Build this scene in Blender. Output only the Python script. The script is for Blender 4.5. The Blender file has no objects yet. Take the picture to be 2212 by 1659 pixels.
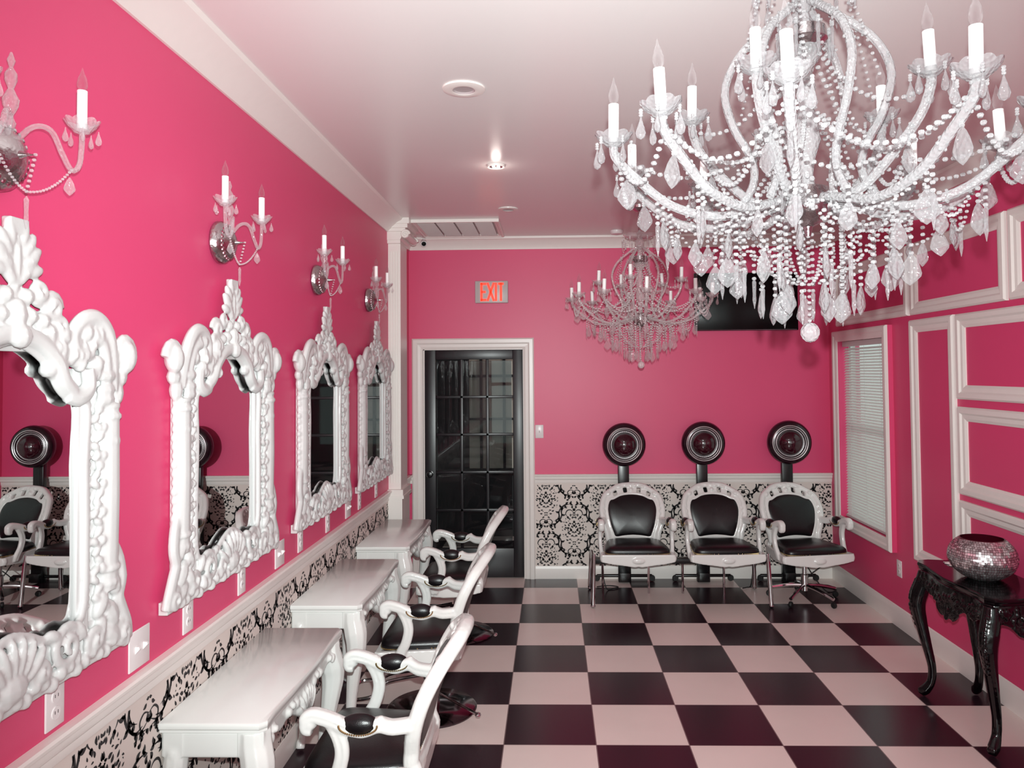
import bpy, math, random
from mathutils import Vector, Matrix
random.seed(7)
PI = math.pi
scene = bpy.context.scene
COL = scene.collection

# ------------------------------------------------------------------ camera
W, H = 2212.0, 1659.0
CX, CY, FPX = 1151.30, 750.54, 1653.17
CAM = Vector((0.2549, -3.8366, 1.8428))
YAW, PITCH, ROLL = -0.0246, 0.0313, -0.0081
fw = Vector((math.sin(YAW)*math.cos(PITCH), math.cos(YAW)*math.cos(PITCH), math.sin(PITCH)))
rt = Vector((math.cos(YAW), -math.sin(YAW), 0.0)); up = rt.cross(fw)
rt2 = rt*math.cos(ROLL) + up*math.sin(ROLL); up2 = -rt*math.sin(ROLL) + up*math.cos(ROLL)
cd = bpy.data.cameras.new('camera'); cam = bpy.data.objects.new('camera', cd); COL.objects.link(cam)
cam.matrix_world = Matrix(((rt2.x, up2.x, -fw.x, CAM.x), (rt2.y, up2.y, -fw.y, CAM.y), (rt2.z, up2.z, -fw.z, CAM.z), (0, 0, 0, 1)))
cd.sensor_fit = 'HORIZONTAL'; cd.sensor_width = 36.0; cd.lens = FPX/W*36.0
cd.shift_x = (W/2-CX)/W; cd.shift_y = (CY-H/2)/W
cd.clip_start = 0.05
scene.camera = cam

# ------------------------------------------------------------------ world, lights, exposure
scene.view_settings.view_transform = 'Standard'; scene.view_settings.look = 'None'
scene.view_settings.gamma = 1.0; scene.view_settings.use_curve_mapping = False
scene.view_settings.exposure = 0.0
wd = bpy.data.worlds.new('daylight'); scene.world = wd; wd.use_nodes = True
wd.node_tree.nodes['Background'].inputs[0].default_value = (0.80, 0.97, 0.91, 1)
wd.node_tree.nodes['Background'].inputs[1].default_value = 0.95

def light(name, kind, loc, energy, color=(1, 1, 1), size=0.1, rot=None, size_y=None, spread=None):
    l = bpy.data.lights.new(name, kind); l.energy = energy; l.color = color
    if kind == 'AREA':
        l.size = size
        if size_y: l.shape = 'RECTANGLE'; l.size_y = size_y
        if spread: l.spread = spread
    else: l.shadow_soft_size = size
    o = bpy.data.objects.new(name, l); COL.objects.link(o); o.location = loc
    if rot: o.rotation_euler = rot
    return o
# the camera's own flash, just above the lens
fl = light('camera_flash', 'SPOT', CAM + up2*0.095 + rt2*0.012 + fw*0.02, 700.0, (0.93, 1.0, 0.985), 0.014)
fl.rotation_euler = (fw + rt*0.06 + Vector((0, 0, 0.0))).to_track_quat('-Z', 'Y').to_euler()
fl.data.spot_size = math.radians(104); fl.data.spot_blend = 1.0
# daylight through the shop front behind the camera
light('shop_front_daylight', 'AREA', (0.6, -6.1, 1.7), 58.0, (0.90, 1.0, 0.98), 3.4, (PI/2, 0, 0), 2.4)
scene.cycles.max_bounces = 8; scene.cycles.glossy_bounces = 4; scene.cycles.transmission_bounces = 6
scene.cycles.transparent_max_bounces = 24; scene.cycles.caustics_reflective = False; scene.cycles.caustics_refractive = False
scene.cycles.sample_clamp_indirect = 6.0

# ------------------------------------------------------------------ room constants
XL, XR, YB, ZC = -1.033, 2.72, 3.035, 3.05
YF = -6.0
ZR = 0.925
T = 0.4572

# ------------------------------------------------------------------ materials
def nt(name):
    m = bpy.data.materials.new(name); m.use_nodes = True
    return m, m.node_tree.nodes, m.node_tree.links
def lin(c):
    return tuple(((v/255.0)/12.92 if v/255.0 <= 0.04045 else ((v/255.0+0.055)/1.055)**2.4) for v in c) + (1.0,)
def mat(name, rgb, rough=0.5, metal=0.0, spec=0.5, noise=0.0, nscale=20.0, bump=0.0, bscale=60.0, coat=0.0, emis=None, estr=0.0):
    m, N, L = nt(name); p = N['Principled BSDF']
    c = lin(rgb)
    p.inputs['Base Color'].default_value = c; p.inputs['Roughness'].default_value = rough
    p.inputs['Metallic'].default_value = metal; p.inputs['Specular IOR Level'].default_value = spec
    p.inputs['Coat Weight'].default_value = coat; p.inputs['Coat Roughness'].default_value = 0.08
    tc = N.new('ShaderNodeTexCoord')
    if noise > 0:
        n = N.new('ShaderNodeTexNoise'); n.inputs['Scale'].default_value = nscale; n.inputs['Detail'].default_value = 3
        L.new(tc.outputs['Object'], n.inputs['Vector'])
        r = N.new('ShaderNodeMixRGB'); r.inputs[1].default_value = tuple(v*(1-noise) for v in c[:3])+(1,); r.inputs[2].default_value = tuple(min(1, v*(1+noise)) for v in c[:3])+(1,)
        L.new(n.outputs['Fac'], r.inputs[0]); L.new(r.outputs[0], p.inputs['Base Color'])
    if bump > 0:
        n = N.new('ShaderNodeTexNoise'); n.inputs['Scale'].default_value = bscale; n.inputs['Detail'].default_value = 4
        L.new(tc.outputs['Object'], n.inputs['Vector'])
        b = N.new('ShaderNodeBump'); b.inputs['Strength'].default_value = bump; b.inputs['Distance'].default_value = 0.002
        L.new(n.outputs['Fac'], b.inputs['Height']); L.new(b.outputs[0], p.inputs['Normal'])
    if emis: p.inputs['Emission Color'].default_value = lin(emis); p.inputs['Emission Strength'].default_value = estr
    return m
def crystal(name, opac, rough=0.06, tint=(1, 1, 1), edge=0.75):
    m, N, L = nt(name); p = N['Principled BSDF']
    p.inputs['Base Color'].default_value = (0.93*tint[0], 0.93*tint[1], 0.93*tint[2], 1); p.inputs['Roughness'].default_value = rough
    p.inputs['Specular IOR Level'].default_value = 1.0; p.inputs['Metallic'].default_value = 0.15
    t = N.new('ShaderNodeBsdfTransparent'); t.inputs[0].default_value = (0.97, 0.96, 0.965, 1)
    tc = N.new('ShaderNodeTexCoord'); vo = N.new('ShaderNodeTexVoronoi'); vo.inputs['Scale'].default_value = 110.0; L.new(tc.outputs['Object'], vo.inputs['Vector'])
    bp = N.new('ShaderNodeBump'); bp.inputs['Strength'].default_value = 0.7; bp.inputs['Distance'].default_value = 0.004
    L.new(vo.outputs['Distance'], bp.inputs['Height']); L.new(bp.outputs[0], p.inputs['Normal'])
    lw = N.new('ShaderNodeLayerWeight'); lw.inputs['Blend'].default_value = 0.35
    mr = N.new('ShaderNodeMapRange'); mr.inputs['To Min'].default_value = opac; mr.inputs['To Max'].default_value = edge
    L.new(lw.outputs['Facing'], mr.inputs['Value'])
    mx = N.new('ShaderNodeMixShader'); L.new(mr.outputs[0], mx.inputs[0]); L.new(t.outputs[0], mx.inputs[1]); L.new(p.outputs[0], mx.inputs[2])
    L.new(mx.outputs[0], N['Material Output'].inputs[0])
    return m
M = {}
M['pink'] = mat('pink_wall_paint', (220, 72, 118), 0.42, spec=0.5, noise=0.02, nscale=3, bump=0.10, bscale=220)
M['ceil'] = mat('white_gloss_ceiling', (232, 228, 226), 0.28, spec=0.55, bump=0.04, bscale=80)
M['trim'] = mat('white_trim_paint', (236, 231, 226), 0.32, noise=0.02)
M['white'] = mat('white_lacquer', (226, 226, 223), 0.22, noise=0.015, coat=0.3)
M['plaster'] = mat('white_carved_frame', (206, 206, 205), 0.34, noise=0.015, bump=0.15, bscale=120)
M['cream'] = mat('cream_wallpaper', (222, 211, 204), 0.55, noise=0.03)
M['ink'] = mat('black_wallpaper_ink', (26, 22, 26), 0.6, noise=0.1)
M['leather'] = mat('black_leather', (14, 11, 14), 0.30, spec=0.5, bump=0.25, bscale=260, noise=0.1)
M['nail'] = mat('antique_nailheads', (205, 180, 130), 0.25, metal=0.9, noise=0.1)
M['chrome'] = mat('polished_chrome', (205, 203, 205), 0.10, metal=1.0, noise=0.02)
M['satin'] = mat('satin_chrome', (232, 228, 230), 0.32, metal=0.85, noise=0.02)
M['darkchrome'] = mat('dark_polished_base', (95, 85, 90), 0.12, metal=1.0, noise=0.04)
M['blackp'] = mat('black_plastic', (14, 13, 15), 0.28, noise=0.1)
M['blackgloss'] = mat('black_gloss_lacquer', (4, 2, 4), 0.12, spec=0.4, coat=0.15, noise=0.05)
M['blackdoor'] = mat('black_door_paint', (28, 27, 31), 0.34, noise=0.12, nscale=8)
M['burg'] = mat('dark_burgundy_visor', (48, 6, 20), 0.08, spec=0.8, noise=0.05)
M['burgshell'] = mat('dark_burgundy_shell', (34, 12, 22), 0.20, spec=0.6, noise=0.08)
M['candle'] = mat('white_candle_sleeve', (252, 252, 250), 0.35, noise=0.01)
M['plate'] = mat('white_plastic_plate', (232, 226, 226), 0.3, noise=0.01)
M['slot'] = mat('dark_slot', (60, 50, 52), 0.5, noise=0.05)
M['exitbody'] = mat('exit_sign_housing', (196, 190, 188), 0.4, noise=0.02)
M['exitred'] = mat('exit_letters', (250, 40, 20), 0.5, emis=(255, 62, 40), estr=1.3, noise=0.02)
M['tv'] = mat('black_tv_screen', (5, 4, 6), 0.22, spec=0.2, noise=0.05)
M['blind'] = mat('white_blind_slats', (238, 246, 241), 0.4, noise=0.02)
M['vinyl'] = mat('white_window_vinyl', (200, 204, 200), 0.4, noise=0.02)
M['lamp'] = mat('lit_downlight_bulb', (255, 240, 225), 0.4, emis=(255, 236, 215), estr=3.0, noise=0.01)
M['baffle'] = mat('grey_downlight_baffle', (176, 165, 166), 0.4, noise=0.02)
M['grille'] = mat('grey_vent_grille', (196, 186, 184), 0.5, noise=0.03)
M['rubber'] = mat('black_rubber', (12, 11, 12), 0.6, noise=0.1)
M['paper'] = mat('white_tissue', (235, 228, 226), 0.8, noise=0.02)
M['corridor'] = mat('beige_corridor_wall', (205, 198, 186), 0.6, noise=0.05)
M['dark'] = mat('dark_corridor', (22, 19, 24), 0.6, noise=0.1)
M['crystal'] = crystal('clear_crystal', 0.20, 0.07, (0.40, 0.39, 0.40), edge=0.92)
M['bead'] = crystal('crystal_beads', 0.34, 0.10, (0.52, 0.51, 0.52), edge=0.95)
M['armglass'] = crystal('glass_arms', 0.36, 0.12, (0.46, 0.45, 0.46), edge=0.98)
M['smoke'] = crystal('smoky_crystal', 0.14, 0.05, (0.85, 0.72, 0.74), 0.72)
M['smokebead'] = crystal('smoky_beads', 0.35, 0.10, (1.0, 0.95, 0.95), 0.9)
M['smokearm'] = crystal('smoky_glass_arms', 0.30, 0.10, (0.9, 0.82, 0.82), 0.85)
M['clear'] = crystal('sconce_crystal', 0.12, 0.06, (0.85, 0.82, 0.84), edge=0.65)
M['clearbead'] = crystal('sconce_beads', 0.25, 0.08, (0.85, 0.82, 0.84), edge=0.85)
M['bulb'] = crystal('clear_bulb_glass', 0.02, 0.03, (0.7, 0.7, 0.7), edge=0.30)
M['silver'] = mat('silver_plate_metal', (190, 182, 184), 0.16, metal=1.0, noise=0.05, bump=0.8, bscale=90)

def mirror_mat():
    m, N, L = nt('mirror_glass'); p = N['Principled BSDF']
    p.inputs['Base Color'].default_value = (0.86, 0.87, 0.87, 1); p.inputs['Metallic'].default_value = 1; p.inputs['Roughness'].default_value = 0.004
    return m
M['mirror'] = mirror_mat()
def glass_pane():
    m, N, L = nt('pane_glass'); p = N['Principled BSDF']
    p.inputs['Base Color'].default_value = (0.01, 0.01, 0.012, 1); p.inputs['Roughness'].default_value = 0.02; p.inputs['Specular IOR Level'].default_value = 0.9
    t = N.new('ShaderNodeBsdfTransparent'); t.inputs[0].default_value = (0.8, 0.82, 0.82, 1)
    mx = N.new('ShaderNodeMixShader'); mx.inputs[0].default_value = 0.30
    L.new(t.outputs[0], mx.inputs[1]); L.new(p.outputs[0], mx.inputs[2]); L.new(mx.outputs[0], N['Material Output'].inputs[0])
    return m
M['pane'] = glass_pane()
def floor_mat():
    m, N, L = nt('checkered_vinyl_tiles'); p = N['Principled BSDF']
    tc = N.new('ShaderNodeTexCoord'); mp = N.new('ShaderNodeMapping'); mp.inputs['Scale'].default_value = (1/T, 1/T, 1)
    mp.inputs['Location'].default_value = (40, 40, 0.5)
    L.new(tc.outputs['Object'], mp.inputs[0])
    ck = N.new('ShaderNodeTexChecker'); ck.inputs['Scale'].default_value = 1.0
    L.new(mp.outputs[0], ck.inputs['Vector'])
    ck.inputs['Color1'].default_value = lin((238, 222, 216)); ck.inputs['Color2'].default_value = lin((42, 24, 33))
    n = N.new('ShaderNodeTexNoise'); n.inputs['Scale'].default_value = 3.0; n.inputs['Detail'].default_value = 4
    L.new(tc.outputs['Object'], n.inputs['Vector'])
    mr = N.new('ShaderNodeMapRange'); mr.inputs['To Min'].default_value = 0.92; mr.inputs['To Max'].default_value = 1.06
    L.new(n.outputs['Fac'], mr.inputs['Value'])
    mul = N.new('ShaderNodeVectorMath'); mul.operation = 'MULTIPLY'; L.new(ck.outputs['Color'], mul.inputs[0]); L.new(mr.outputs[0], mul.inputs[1])
    # seams
    sep = N.new('ShaderNodeSeparateXYZ'); L.new(mp.outputs[0], sep.inputs[0])
    outs = []
    for ax in ('X', 'Y'):
        f = N.new('ShaderNodeMath'); f.operation = 'FRACT'; L.new(sep.outputs[ax], f.inputs[0])
        a = N.new('ShaderNodeMath'); a.operation = 'SUBTRACT'; a.inputs[1].default_value = 0.5; L.new(f.outputs[0], a.inputs[0])
        b = N.new('ShaderNodeMath'); b.operation = 'ABSOLUTE'; L.new(a.outputs[0], b.inputs[0])
        c = N.new('ShaderNodeMath'); c.operation = 'GREATER_THAN'; c.inputs[1].default_value = 0.4945; L.new(b.outputs[0], c.inputs[0]); outs.append(c)
    mx = N.new('ShaderNodeMath'); mx.operation = 'MAXIMUM'; L.new(outs[0].outputs[0], mx.inputs[0]); L.new(outs[1].outputs[0], mx.inputs[1])
    mc = N.new('ShaderNodeMixRGB'); L.new(mx.outputs[0], mc.inputs[0]); L.new(mul.outputs[0], mc.inputs[1]); mc.inputs[2].default_value = lin((120, 100, 100))
    L.new(mc.outputs[0], p.inputs['Base Color'])
    p.inputs['Roughness'].default_value = 0.26; p.inputs['Specular IOR Level'].default_value = 0.5
    b = N.new('ShaderNodeBump'); b.inputs['Strength'].default_value = 0.12; b.inputs['Distance'].default_value = 0.003
    L.new(n.outputs['Fac'], b.inputs['Height']); L.new(b.outputs[0], p.inputs['Normal'])
    return m
M['floor'] = floor_mat()

# ------------------------------------------------------------------ mesh builder
class MB:
    def __init__(s): s.v = []; s.f = []; s.m = []
    def add(s, vs, fs, mi=0):
        b = len(s.v); s.v += [tuple(v) for v in vs]; s.f += [tuple(b+i for i in f) for f in fs]; s.m += [mi]*len(fs); return s
    def box(s, a, b, mi=0):
        x0, y0, z0 = [min(a[i], b[i]) for i in range(3)]; x1, y1, z1 = [max(a[i], b[i]) for i in range(3)]
        return s.add([(x0,y0,z0),(x1,y0,z0),(x1,y1,z0),(x0,y1,z0),(x0,y0,z1),(x1,y0,z1),(x1,y1,z1),(x0,y1,z1)],
                     [(0,3,2,1),(4,5,6,7),(0,1,5,4),(1,2,6,5),(2,3,7,6),(3,0,4,7)], mi)
    def cbox(s, c, d, mi=0): return s.box([c[i]-d[i]/2 for i in range(3)], [c[i]+d[i]/2 for i in range(3)], mi)
    def prism(s, pts, fn, t0, t1, mi=0):
        """pts: 2D polygon; fn(p, q, t) -> 3D; extruded between t0 and t1"""
        n = len(pts); vs = [fn(p[0], p[1], t0) for p in pts] + [fn(p[0], p[1], t1) for p in pts]
        fs = [tuple(range(n))[::-1], tuple(range(n, 2*n))] + [(i, (i+1) % n, n+(i+1) % n, n+i) for i in range(n)]
        return s.add(vs, fs, mi)
    def tube(s, pts, rad, seg=8, closed=False, mi=0, flat=None):
        pts = [Vector(p) for p in pts]; n = len(pts)
        if not hasattr(rad, '__len__'): rad = [rad]*n
        tang = []
        for i in range(n):
            a = pts[(i-1) % n] if (closed or i > 0) else pts[i]; b = pts[(i+1) % n] if (closed or i < n-1) else pts[i]
            t = b-a; tang.append(t.normalized() if t.length > 1e-9 else Vector((0, 0, 1)))
        ref = Vector((0, 0, 1)) if abs(tang[0].z) < 0.9 else Vector((1, 0, 0))
        nrm = (ref - tang[0]*ref.dot(tang[0])).normalized(); vs = []
        for i in range(n):
            nrm = nrm - tang[i]*nrm.dot(tang[i])
            nrm = nrm.normalized() if nrm.length > 1e-6 else tang[i].orthogonal().normalized()
            bi = tang[i].cross(nrm)
            for k in range(seg):
                a = 2*PI*k/seg; vs.append(pts[i] + (nrm*math.cos(a) + bi*math.sin(a))*max(rad[i], 1e-5))
        fs = []
        m = n if closed else n-1
        for i in range(m):
            j = (i+1) % n
            for k in range(seg):
                l = (k+1) % seg; fs.append((i*seg+k, i*seg+l, j*seg+l, j*seg+k))
        if not closed: fs += [tuple(range(seg))[::-1], tuple(range((n-1)*seg, n*seg))]
        return s.add(vs, fs, mi)
    def lathe(s, prof, seg=16, c=(0, 0, 0), axis='z', mi=0, sy=1.0):
        """prof: (radius, height) list"""
        vs = []; n = len(prof)
        for r, h in prof:
            for k in range(seg):
                a = 2*PI*k/seg; x, y = r*math.cos(a), r*math.sin(a)*sy
                p = (x, y, h) if axis == 'z' else ((x, -h, y) if axis == 'y' else (h, x, y))
                vs.append((p[0]+c[0], p[1]+c[1], p[2]+c[2]))
        fs = [(i*seg+k, i*seg+(k+1) % seg, (i+1)*seg+(k+1) % seg, (i+1)*seg+k) for i in range(n-1) for k in range(seg)]
        fs += [tuple(range(seg))[::-1], tuple(range((n-1)*seg, n*seg))]
        return s.add(vs, fs, mi)
    def ell(s, c, r, seg=10, rings=6, rot=0.0, axis='x', mi=0):
        if not hasattr(r, '__len__'): r = (r, r, r)
        R = Matrix.Rotation(rot, 3, axis.upper()); vs = [Vector(c)+R @ Vector((0, 0, -r[2]))]
        for i in range(1, rings):
            a = -PI/2+PI*i/rings
            for k in range(seg):
                b = 2*PI*k/seg; vs.append(Vector(c)+R @ Vector((r[0]*math.cos(a)*math.cos(b), r[1]*math.cos(a)*math.sin(b), r[2]*math.sin(a))))
        vs.append(Vector(c)+R @ Vector((0, 0, r[2]))); e = len(vs)-1; fs = []
        for k in range(seg):
            l = (k+1) % seg; fs.append((0, 1+l, 1+k)); fs.append((e, 1+(rings-2)*seg+k, 1+(rings-2)*seg+l))
            for i in range(rings-2): fs.append((1+i*seg+k, 1+i*seg+l, 1+(i+1)*seg+l, 1+(i+1)*seg+k))
        return s.add(vs, fs, mi)
    def mesh(s, name, mats, smooth=True, angle=40):
        me = bpy.data.meshes.new(name); me.from_pydata(s.v, [], s.f)
        for m in (mats if isinstance(mats, (list, tuple)) else [mats]): me.materials.append(m)
        if len(me.materials) > 1: me.polygons.foreach_set('material_index', s.m)
        me.validate(); me.update()
        if smooth:
            me.shade_smooth(); me.set_sharp_from_angle(angle=math.radians(angle))
        return me
def put(name, me, parent=None, loc=(0, 0, 0), rot=(0, 0, 0), label=None, kind=None):
    o = bpy.data.objects.new(name, me); COL.objects.link(o); o.location = loc; o.rotation_euler = rot
    if parent: o.parent = parent
    if label: o['label'] = label
    if kind: o['kind'] = kind
    return o
def thing(name, label, cat, loc=(0, 0, 0), rz=0.0, group=None, me=None):
    o = bpy.data.objects.new(name, me); COL.objects.link(o); o.location = loc; o.rotation_euler = (0, 0, rz)
    o['label'] = label; o['category'] = cat
    if group: o['group'] = group
    return o
def struct(name, me, parent=None):
    o = put(name, me, parent); 
    if not parent: o['kind'] = 'structure'
    return o
def bevel(me, w=0.004, seg=2):
    import bmesh
    bm = bmesh.new(); bm.from_mesh(me); bmesh.ops.recalc_face_normals(bm, faces=bm.faces)
    bmesh.ops.bevel(bm, geom=[e for e in bm.edges if len(e.link_faces) == 2 and e.calc_face_angle(0) > 0.5], offset=w, segments=seg, affect='EDGES', profile=0.5)
    bm.to_mesh(me); bm.free(); me.shade_smooth(); me.set_sharp_from_angle(angle=math.radians(50)); return me
def remesh(mb, mats, vox=0.006, smooth_it=2, name='carved'):
    me = mb.mesh(name+'_raw', mats, smooth=False); o = bpy.data.objects.new('temporary', me); COL.objects.link(o)
    r = o.modifiers.new('r', 'REMESH'); r.mode = 'VOXEL'; r.voxel_size = vox; r.use_smooth_shade = True
    if smooth_it: q = o.modifiers.new('s', 'SMOOTH'); q.iterations = smooth_it; q.factor = 0.5
    dg = bpy.context.evaluated_depsgraph_get(); out = bpy.data.meshes.new_from_object(o.evaluated_get(dg)); out.name = name
    bpy.data.objects.remove(o); bpy.data.meshes.remove(me)
    out.materials.clear(); out.materials.append(mats); out.shade_smooth()
    return out
def smoothpath(pts, n=6, closed=False):
    pts = [Vector(p) for p in pts]; out = []; m = len(pts)
    rng = m if closed else m-1
    for i in range(rng):
        p0 = pts[(i-1) % m] if (closed or i > 0) else pts[i]; p1 = pts[i]; p2 = pts[(i+1) % m]
        p3 = pts[(i+2) % m] if (closed or i < m-2) else p2
        for k in range(n):
            t = k/n; out.append(0.5*((2*p1)+(-p0+p2)*t+(2*p0-5*p1+4*p2-p3)*t*t+(-p0+3*p1-3*p2+p3)*t**3))
    if not closed: out.append(pts[-1])
    return out
def lerp(a, b, t): return a+(b-a)*t

# ================================================================== ROOM SHELL
mb = MB().box((XL-0.2, YF, -0.06), (XR+0.2, YB+2.0, 0.0)); struct('floor', mb.mesh('floor', M['floor'], False))
mb = MB().box((XL-0.2, YF, ZC), (XR+0.2, YB+2.0, ZC+0.1)); struct('ceiling', mb.mesh('ceiling', M['ceil'], False))
mb = MB().box((XL-0.15, YF, 0), (XL, YB, ZC)); wl = struct('wall_left', mb.mesh('wall_left', M['pink'], False))
DX0, DX1, DZ = -0.905, 0.005, 2.055
mb = MB()
mb.box((XL-0.15, YB, 0), (DX0, YB+0.12, ZC)); mb.box((DX0, YB, DZ), (DX1, YB+0.12, ZC)); mb.box((DX1, YB, 0), (XR+0.15, YB+0.12, ZC))
wb = struct('wall_back', mb.mesh('wall_back', M['pink'], False))
WY0, WY1, WZ0, WZ1 = 1.85, 2.735, 0.60, 2.075
mb = MB()
mb.box((XR, YF, 0), (XR+0.15, WY0, ZC)); mb.box((XR, WY1, 0), (XR+0.15, YB, ZC)); mb.box((XR, WY0, 0), (XR+0.15, WY1, WZ0)); mb.box((XR, WY0, WZ1), (XR+0.15, WY1, ZC))
wr = struct('wall_right', mb.mesh('wall_right', M['pink'], False))
# shop front behind the camera: low wall, header and mullions around open daylight
mb = MB(); mb.box((XL-0.15, YF-0.15, 0), (XR+0.15, YF, 0.35)); mb.box((XL-0.15, YF-0.15, 2.75), (XR+0.15, YF, ZC+0.1))
for x in (XL-0.05, -0.15, 0.75, 1.75, XR-0.05): mb.box((x-0.07, YF-0.12, 0.35), (x+0.07, YF-0.02, 2.75))
mb.box((XL, YF-0.12, 1.55), (XR, YF-0.02, 1.62))
struct('wall_front', mb.mesh('wall_front', M['trim'], False))
# room beyond the glazed door
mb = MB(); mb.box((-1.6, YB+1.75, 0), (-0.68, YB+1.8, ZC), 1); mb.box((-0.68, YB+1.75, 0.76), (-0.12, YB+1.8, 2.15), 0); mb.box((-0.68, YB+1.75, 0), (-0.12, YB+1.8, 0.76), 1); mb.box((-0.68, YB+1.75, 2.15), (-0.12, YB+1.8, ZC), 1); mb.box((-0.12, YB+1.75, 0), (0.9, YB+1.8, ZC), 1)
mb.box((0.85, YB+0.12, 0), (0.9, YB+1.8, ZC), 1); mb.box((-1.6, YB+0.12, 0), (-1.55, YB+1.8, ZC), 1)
mb.box((-0.56, YB+1.72, 0.76), (-0.53, YB+1.75, 2.15), 1); mb.box((-0.30, YB+1.72, 0.76), (-0.27, YB+1.75, 2.15), 1); mb.box((-0.68, YB+1.72, 1.78), (-0.12, YB+1.75, 1.81), 1); mb.box((-0.68, YB+1.72, 1.30), (-0.12, YB+1.75, 1.325), 1)  # dark bars built in to imitate mullion reflections in the door glass
light('corridor_fill', 'POINT', (0.4, YB+0.9, 2.7), 9.0, (1.0, 0.98, 0.92), 0.1)  # added unseen fill light, brightens what shows through the door panes
struct('wall_corridor', mb.mesh('wall_corridor', [M['corridor'], M['dark']], False))

# profiles swept straight along a wall ------------------------------------
def sweep(mb, prof, p0, p1, out, mi=0, miter0=0.0, miter1=0.0):
    """prof: (out, z) polygon; swept from p0 to p1 (xy), out = unit xy vector away from the wall"""
    d = Vector((p1[0]-p0[0], p1[1]-p0[1])).normalized(); n = len(prof); vs = []
    for (p, mt) in ((p0, miter0), (p1, -miter1)):
        for (o, z) in prof: vs.append((p[0]+out[0]*o+d[0]*mt*o, p[1]+out[1]*o+d[1]*mt*o, z))
    fs = [tuple(range(n)), tuple(range(n, 2*n))[::-1]] + [(i, n+i, n+(i+1) % n, (i+1) % n) for i in range(n)]
    mb.add(vs, fs, mi)
crown = [(0, 2.945), (0.012, 2.945), (0.016, 2.962), (0.03, 2.985), (0.055, 3.010), (0.075, 3.028), (0.085, 3.032), (0.09, 3.0495), (0, 3.0495)]
crown_l = [(0, 2.948), (0.01, 2.948), (0.018, 2.956), (0.05, 2.985), (0.09, 3.015), (0.125, 3.033), (0.135, 3.0495), (0, 3.0495)]
mb = MB(); sweep(mb, crown, (XL, YB), (XR, YB), (0, -1)); struct('trim_1', mb.mesh('crown_back', M['trim'], True, 25))
mb = MB(); sweep(mb, crown_l, (XL, YF), (XL, 2.14), (1, 0)); sweep(mb, crown, (XL, 2.3), (XL, YB), (1, 0)); struct('trim_2', mb.mesh('crown_left', M['trim'], True, 25))
mb = MB(); sweep(mb, crown, (XR, YB), (XR, YF), (-1, 0)); struct('trim_3', mb.mesh('crown_right', M['trim'], True, 25))
rail = [(0, 0.845), (0.008, 0.845), (0.012, 0.862), (0.012, 0.872), (0.020, 0.880), (0.024, 0.892), (0.024, 0.904), (0.034, 0.910), (0.036, 0.920), (0.030, 0.926), (0, 0.926)]
mb = MB(); sweep(mb, rail, (0.094, YB), (2.72, YB), (0, -1)); sweep(mb, rail, (XL, YB), (-1.0, YB), (0, -1)); struct('trim_4', mb.mesh('chair_rail_back', M['trim'], True, 25))
mb = MB(); sweep(mb, rail, (XL, YF), (XL, YB), (1, 0)); struct('trim_5', mb.mesh('chair_rail_left', M['trim'], True, 25))
base = [(0, 0), (0.014, 0), (0.014, 0.085), (0.010, 0.10), (0.006, 0.112), (0, 0.115)]
baser = [(0, 0), (0.016, 0), (0.016, 0.10), (0.013, 0.115), (0.007, 0.135), (0, 0.142)]
mb = MB(); sweep(mb, base, (0.094, YB), (XR, YB), (0, -1)); struct('baseboard_back', mb.mesh('baseboard_back', M['trim'], True, 25))
mb = MB(); sweep(mb, baser, (XR, YB), (XR, YF), (-1, 0)); struct('baseboard_right', mb.mesh('baseboard_right', M['trim'], True, 25))
mb = MB(); sweep(mb, base, (XL, YF), (XL, YB), (1, 0)); struct('baseboard_left', mb.mesh('baseboard_left', M['trim'], True, 25))

# ------------------------------------------------------------------ damask wallpaper (printed motif as thin ink shapes)
def leaf(x, y, ang, L_, W_, bend=0.0, n=5):
    up_, dn = [], []; px, py, a = x, y, ang
    for i in range(n+1):
        t = i/n; w = 1.15*W_*math.sin(PI*min(1, max(0.0, t))**0.8)*0.5
        up_.append((px-math.sin(a)*w, py+math.cos(a)*w)); dn.append((px+math.sin(a)*w, py-math.cos(a)*w))
        px += math.cos(a)*L_/n; py += math.sin(a)*L_/n; a += bend/n
    return up_[0:1] + dn[1:-1] + up_[-1:] + up_[1:-1][::-1]
def stroke(pts, w):
    p = smoothpath([(a, b, 0) for a, b in pts], 5); L1, L2 = [], []
    for i, q in enumerate(p):
        a = p[max(0, i-1)]; b = p[min(len(p)-1, i+1)]; d = (b-a).normalized(); ww = 0.8*w*(0.25+0.75*math.sin(PI*i/(len(p)-1)))
        L1.append((q.x-d.y*ww, q.y+d.x*ww)); L2.append((q.x+d.y*ww, q.y-d.x*ww))
    return [[L1[i], L1[i+1], L2[i+1], L2[i]] for i in range(len(p)-1)]
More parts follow.
